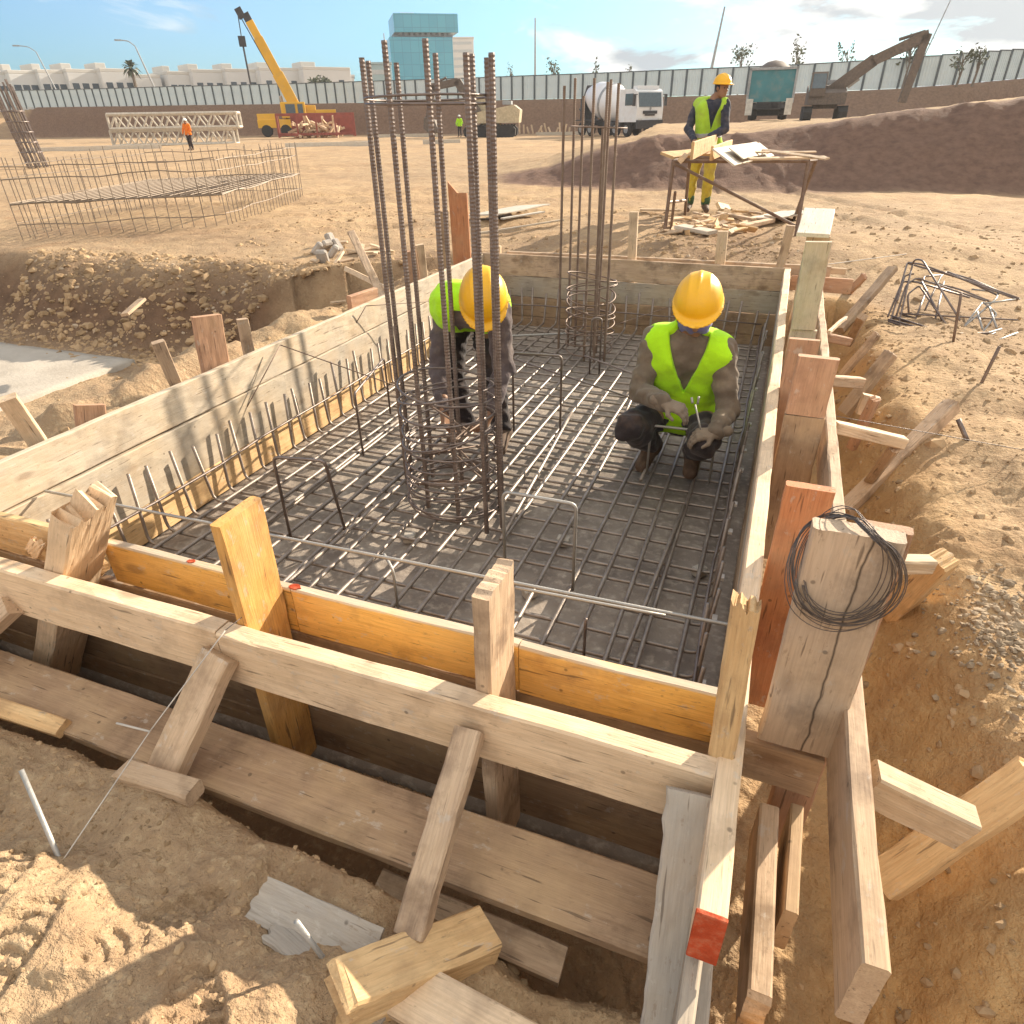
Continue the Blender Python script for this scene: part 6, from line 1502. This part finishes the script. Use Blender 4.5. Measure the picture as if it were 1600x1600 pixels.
a = math.atan2(p[0], p[1]); zb = hz(p[0], p[1])
t = digger((p[0], p[1], zb), -a, 'brown excavator on the ramp with its arm bent high at the right', DKBR, DKBR, [(0.2, 1.4), (2.0, 2.75), (4.3, 3.75), (3.9, 0.9)], bucket=False, s=1.0, swing=-1.5)
# -- teal dump truck seen from the back
TEAL = plain('tipper_teal', (0.05, 0.20, 0.235), 0.5, var=0.2, scale=1.0, dirt=(0.3, 0.24, 0.18), dirt_amt=0.3)
def tipper():
    r = 53.0; p = az_r(1198, r, 0); zb = z_at(1198, 181, p)
    a = math.atan2(p[0], p[1]); t = thing('dump_truck', 'teal dump truck seen from behind, loaded with red soil', 'dump truck', (p[0], p[1], hz(p[0], p[1])), -a)
    m = MB(); m.box((0, 1.8, 1.85), (2.6, 4.6, 1.5)); m.box((0, -0.55, 1.9), (2.7, 0.14, 1.75)); bd = m.build('tipper_body', TEAL, t, w=False)
    m = MB(); m.box((0, -0.62, 2.80), (2.9, 0.16, 0.14)); m.box((-1.38, -0.62, 1.9), (0.14, 0.16, 1.9)); m.box((1.38, -0.62, 1.9), (0.14, 0.16, 1.9)); m.build('frame', POLE, bd, w=False)
    m = MB(); m.lathe([(1.3, 2.55), (1.0, 2.95), (0.5, 3.25), (0.0001, 3.35)], (0, 1.5, 0), n=16, sy=1.6); m.build('soil_load', DKBR, bd, True, w=False)
    for sx in (-1, 1):
        m = MB(); m.box((sx*1.2, -0.75, 0.75), (0.42, 0.06, 0.9)); m.build('mudflap', plain('mudflap_pale', (0.55, 0.53, 0.48), 0.7), t, w=False)
        m = MB(); m.lathe([(0.0001, -0.25), (0.45, -0.25), (0.5, 0), (0.45, 0.25), (0.0001, 0.25)], (sx*0.95, 0.2, 0.5), axis=0, n=16); m.build('wheel', RUBBER, t, w=False)
        m = MB(); m.lathe([(0.0001, -0.25), (0.45, -0.25), (0.5, 0), (0.45, 0.25), (0.0001, 0.25)], (sx*0.95, 4.6, 0.5), axis=0, n=16); m.build('wheel', RUBBER, t, w=False)
    m = MB(); m.box((0, 5.2, 1.9), (2.4, 1.8, 2.0)); m.build('cab', WHT, t, w=False)
    m = MB(); m.box((0, 2.2, 0.85), (1.5, 5.6, 0.5)); m.box((0, -0.5, 0.8), (2.3, 0.2, 0.3)); m.box((0, 3.0, 0.6), (2.2, 1.6, 0.7)); m.build('chassis', BLK, t, w=False)
tipper()

# -- distant reinforcement cage on the left
CAGE = rebar_mat('cage_steel', (0.20, 0.155, 0.115), (0.28, 0.225, 0.175), 0.3, 0.6)
def left_cage():
    z0 = G0; A_ = gz(35, 372, z0); B_ = gz(357, 352, z0); C_ = gz(442, 320, z0); D_ = A_+(C_-B_)*1.5; C2 = B_+(C_-B_)*1.5
    t = thing('rebar_cage', 'large open reinforcement cage of thin rusty bars standing on the ground at the left', 'rebar cage', A_)
    zm = z_at(355, 303, B_); zt = [z_at(15, 262, A_), z_at(325, 232, B_), z_at(420, 228, C_)]; ztop = float(np.mean(zt))
    cor = [A_, B_, C2, D_]
    for e in range(4):
        p, q = cor[e], cor[(e+1) % 4]; L = np.linalg.norm(q-p); n = max(6, int(L/0.17))
        n = min(n, 24)
        for i in range(n):
            o = p+(q-p)*i/n; jit = rng.normal(0, 0.02, 3); hgt = ztop+rng.normal(0, 0.05) if i % 1 == 0 else zm
            m = MB(); m.tube([o+np.array([0, 0, -0.05]), o+jit*0.5+np.array([0, 0, zm-z0]), o+jit+np.array([0, 0, hgt-z0])], 0.007, 5); m.build('upright', CAGE, t)
        for (zz, rr) in ((zm, 0.012), ((zm+ztop)/2+0.05, 0.008), (ztop-0.08, 0.007), ((z0+zm)/2-0.05, 0.007)):
            m = MB(); m.tube([p+(q-p)*k+np.array([0, 0, zz-z0+rng.normal(0, 0.015)]) for k in np.linspace(0, 1, 8)], rr, 5); m.build('ring_bar', CAGE, t)
    for i in range(22):
        f = i/21; m = MB(); m.tube(line(A_+(D_-A_)*f+np.array([0, 0, zm-z0]), B_+(C2-B_)*f+np.array([0, 0, zm-z0]), 4), 0.008, 5); m.build('mat_bar', CAGE, t)
    for i in range(20):
        f = i/19; m = MB(); m.tube(line(A_+(B_-A_)*f+np.array([0, 0, zm-z0+0.015]), D_+(C2-D_)*f+np.array([0, 0, zm-z0+0.015]), 4), 0.007, 5); m.build('mat_bar', CAGE, t)
left_cage()
def far_column():
    b = gz(60, 262, G0); t = thing('rebar_column', 'distant tall bundle of column bars at the far left edge', 'rebar column', b); z1 = z_at(14, 132, b); rt = unit([b[1], -b[0], 0])
    k = math.hypot(b[0], b[1])/1030*1.1
    for i in range(14):
        a = i/14*6.28; o = np.array([math.cos(a)*0.34, math.sin(a)*0.34, 0]); top = b+o-rt*0.3+np.array([0, 0, z1-G0+rng.normal(0, 0.15)])
        m = MB(); m.tube(line(b+o, top, 3), 0.035, 5); m.build('bar', STEEL, t)
    for z in np.arange(0.2, z1-G0-0.6, 0.35):
        a = np.linspace(0, 6.28, 20); m = MB(); m.tube(np.stack([b[0]+0.37*np.cos(a)-rt[0]*0.3*z/(z1-G0), b[1]+0.37*np.sin(a)-rt[1]*0.3*z/(z1-G0), G0+z+0*a], -1), 0.02, 5); m.build('hoop', STEEL, t)
far_column()
# odds and ends along the far edge of the dig
far_items = [(150, 232, 8.0, 'pale pipe lying on the ground left of the lattice mast pieces'), (520, 226, 6.0, 'pale board lying in front of the red steel frame'), (640, 212, 6.0, 'pale board lying behind the near column cage'), (880, 209, 5.0, 'long pale board lying left of the mixer truck'), (690, 222, 2.5, 'short pale board lying in front of the cream excavator')]
for (px_, py_, L, lb) in far_items:
    b = gz(px_, py_, G0+0.1); rt = unit([b[1], -b[0], 0]); plank('board', b-rt*L/2, b+rt*L/2, (0, 0, 1), 0.3, 0.15, W_PLY, None, lb, 'board', 'boards lying far off')
sk = [(px_, 203+rng.normal(0, 3)) for px_ in list(range(812, 892, 7))+list(range(1050, 1085, 8))]
for i, (px_, py_) in enumerate(sk):
    b = gz(px_, 209, G0); m = MB(); zt = z_at(px_, py_-8, b); m.tube(line(b, np.array([b[0]+rng.normal(0, 0.2), b[1], zt]), 3), 0.09, 5)
    tag(m.build('starter_bar', W_PALE, None), 'pale stick standing in the row beyond the cream excavator', 'stick', 'sticks standing far off')
# ================================================================== WORK TABLE AND LOOSE TIMBER
def work_table():
    f1 = gz(1038, 366, GC); f2 = gz(1070, 338, GC); f3 = gz(1243, 372, GC); f4 = gz(1240, 342, GC)
    t = thing('work_table', 'rusty steel trestle table with crossed braces in front of the standing man', 'table', (f1+f3)/2)
    T1 = wy(1052, 252, f1[1]); z = T1[2]; T2 = gz(1078, 246, z); T3 = wy(1262, 258, f3[1]+0.1); T3[2] = z; T4 = gz(1275, 250, z)
    for (a, b) in ((f1, T1), (f2, T2), (f3, T3), (f4, T4)):
        m = MB(); m.tube(line(a-np.array([0, 0, 0.04]), b, 3), 0.022, 7); m.build('leg', RUST, t)
    for (a, b) in ((T1, T3), (T2, T4), (T1, T2), (T3, T4)):
        m = MB(); m.tube(line(a, b, 3), 0.022, 7); m.build('frame_bar', RUST, t)
    for (a, b) in ((T1*0.98+f1*0.02, f3*0.85+T3*0.15), (f2*0.7+T2*0.3, f1*0.55+T1*0.45), (wy(1055, 300, f1[1]), f1+np.array([0.03, 0.3, 0]))):
        m = MB(); m.tube(line(a, b, 3), 0.018, 7); m.build('cross_brace', RUST, t)
    return z, T1, T2, T3, T4
ZT, T1, T2, T3, T4 = work_table()
GT = 'boards on the work table'
def tb(a, b, dz, w, th, mat, label, wv=(0, 1, 0.1)):
    A_ = gz(a[0], a[1], ZT+dz); B_ = gz(b[0], b[1], ZT+dz); plank('board', A_, B_, wv, w, th, mat, None, label, 'board', GT)
tb((1042, 243), (1160, 232), 0.045, 0.20, 0.03, W_YELLOW, 'long sunlit board along the left half of the work table')
tb((1082, 236), (1122, 219), 0.14, 0.17, 0.03, W_YELLOW, 'cream board standing on edge on the work table in front of the standing man', (0, 0.1, 1))
tb((1112, 240), (1142, 227), 0.10, 0.14, 0.03, W_YELLOW, 'shorter cream board on edge on the work table, beside the larger one', (0, 0.2, 1))
tb((1130, 246), (1195, 233), 0.075, 0.30, 0.018, W_PLY, 'white plywood sheet in the middle of the work table')
tb((1150, 240), (1196, 231), 0.10, 0.20, 0.012, W_PLY, 'second white plywood offcut lying on the first')
tb((1190, 234), (1292, 248), 0.09, 0.05, 0.015, W_PALE, 'thin pale lath sagging off the right end of the work table')
tb((1180, 238), (1275, 237), 0.08, 0.05, 0.015, W_PALE, 'thin pale lath at the back of the work table')
tb((1170, 248), (1290, 246), 0.045, 0.10, 0.02, W_PALE, 'pale board along the right half of the work table')
tb((1064, 250), (1070, 244), 0.05, 0.06, 0.06, W_PALE, 'short block end on the left of the work table')
# sheets and offcuts on the ground
GS2 = 'timber on the ground beyond the form'
def gb(a, b, w, th, mat, label, dz=0.03, wv=(0.2, 1, 0)):
    g_ = GC if a[0] > 950 else G0
    A_ = gz(a[0], a[1], g_); B_ = gz(b[0], b[1], g_)
    A_[2] = hz(A_[0], A_[1])+dz; B_[2] = hz(B_[0], B_[1])+dz
    plank('board', A_, B_, wv, w, th, mat, None, label, 'board', GS2)
gb((755, 350), (832, 336), 0.75, 0.02, W_PLY, 'white plywood sheet lying beyond the far side, left of the farther column', 0.10)
gb((785, 358), (848, 355), 0.28, 0.02, W_PLY, 'narrow white board lying beside the plywood sheet', 0.13)
gb((752, 368), (880, 365), 0.12, 0.02, W_GREY, 'grey board lying below the plywood sheet', 0.05)
gb((1185, 345), (1240, 338), 0.45, 0.02, W_PLY, 'white plywood offcut under the right end of the work table', 0.05)
gb((1205, 350), (1248, 341), 0.25, 0.02, W_PLY, 'second white offcut under the right end of the work table', 0.09)
gb((1122, 333), (1178, 350), 0.07, 0.04, W_PALE, 'pale batten lying under the middle of the work table', 0.05)
gb((1155, 362), (1205, 350), 0.09, 0.05, W_OLD, 'tan batten lying toward the viewer under the work table', 0.05)
gb((1150, 333), (1190, 340), 0.05, 0.03, W_OLD, 'thin dark batten under the work table', 0.05)
gb((1122, 325), (1140, 321), 0.14, 0.05, W_PALE, 'short pale offcut right of the standing man\'s boots', 0.04)
gb((1000, 331), (1062, 331), 0.08, 0.03, W_PALE, 'pale strip on the ground left of the work table', 0.04)
gb((1060, 366), (1112, 372), 0.22, 0.04, W_PLY, 'pale pinkish board among the chips left of the short stake', 0.06)
for k in range(46):
    px_ = 1040+rng.random()*125; py_ = 338+rng.random()*34; a = rng.random()*3.1; L = 0.08+0.22*rng.random(); p = gz(px_, py_, GC); z = hz(p[0], p[1])+0.02+0.05*rng.random()
    d = np.array([math.cos(a), math.sin(a), rng.normal(0, 0.12)])*L/2
    plank('wood_chip', p*np.array([1, 1, 0])+np.array([0, 0, z])-d, p*np.array([1, 1, 0])+np.array([0, 0, z])+d, (rng.normal(), rng.normal(), 0.1), 0.05+0.05*rng.random(), 0.02, W_PALE if k % 2 else W_YELLOW, None, 'pale wood offcut in the heap under the work table', 'offcut', 'offcuts heaped under the work table', step=0.3)
for k in range(26):
    px_ = 490+rng.random()*110; py_ = 380+rng.random()*85; p = gz(px_, py_, G0); z = hz(p[0], p[1])+0.02; a = rng.random()*3.1; L = 0.15+0.3*rng.random(); d = np.array([math.cos(a), math.sin(a), rng.normal(0, 0.15)])*L/2
    c = np.array([p[0], p[1], z]); plank('wood_chip', c-d, c+d, (rng.normal(), rng.normal(), 0.1), 0.05, 0.025, W_PALE if k % 3 else W_OLD, None, 'wood offcut lying on the rubble beyond the left side', 'offcut', 'offcuts on the rubble at the left', step=0.3)
plank('board', gz(195, 492, -0.60), gz(222, 468, -0.52), (1, 0.3, 0.2), 0.10, 0.03, W_OLD, None, 'grey stick of wood lying on the slope of the left pit', 'board')
# pale rubble lumps at the top of the left slope
LUMP = plain('broken_concrete', (0.38, 0.34, 0.30), 0.9, var=0.3, scale=6, bump=0.5)
for k, (px_, py_) in enumerate(((497, 398), (510, 392), (522, 400), (505, 410), (528, 390), (518, 384))):
    p = gz(px_, py_, G0); z = hz(p[0], p[1]); m = MB(); m.box((p[0], p[1], z+0.07), (0.09+0.06*rng.random(), 0.08, 0.17), rotz3(rng.random()*3) @ rotx3(rng.normal(0, 0.4)), 0.02)
    tag(m.build('concrete_lump', LUMP), 'broken pale concrete lump above the rubble slope at the left', 'concrete lump', 'concrete lumps')
# ================================================================== DUSTY AIR
def haze(density):
    m = bpy.data.materials.new('dusty_air'); m.use_nodes = True; nt = m.node_tree; nt.nodes.clear()
    out = nt.nodes.new('ShaderNodeOutputMaterial'); v = nt.nodes.new('ShaderNodeVolumePrincipled')
    v.inputs['Color'].default_value = (0.92, 0.93, 0.95, 1); v.inputs['Density'].default_value = density; v.inputs['Anisotropy'].default_value = 0.35
    nt.links.new(v.outputs['Volume'], out.inputs['Volume'])
    mb = MB(); mb.box((0, 0, 38.0), (1060, 1060, 84.0)); tag(mb.build('haze', m), 'pale dusty air over the site', 'haze', kind='stuff')
haze(0.00038)
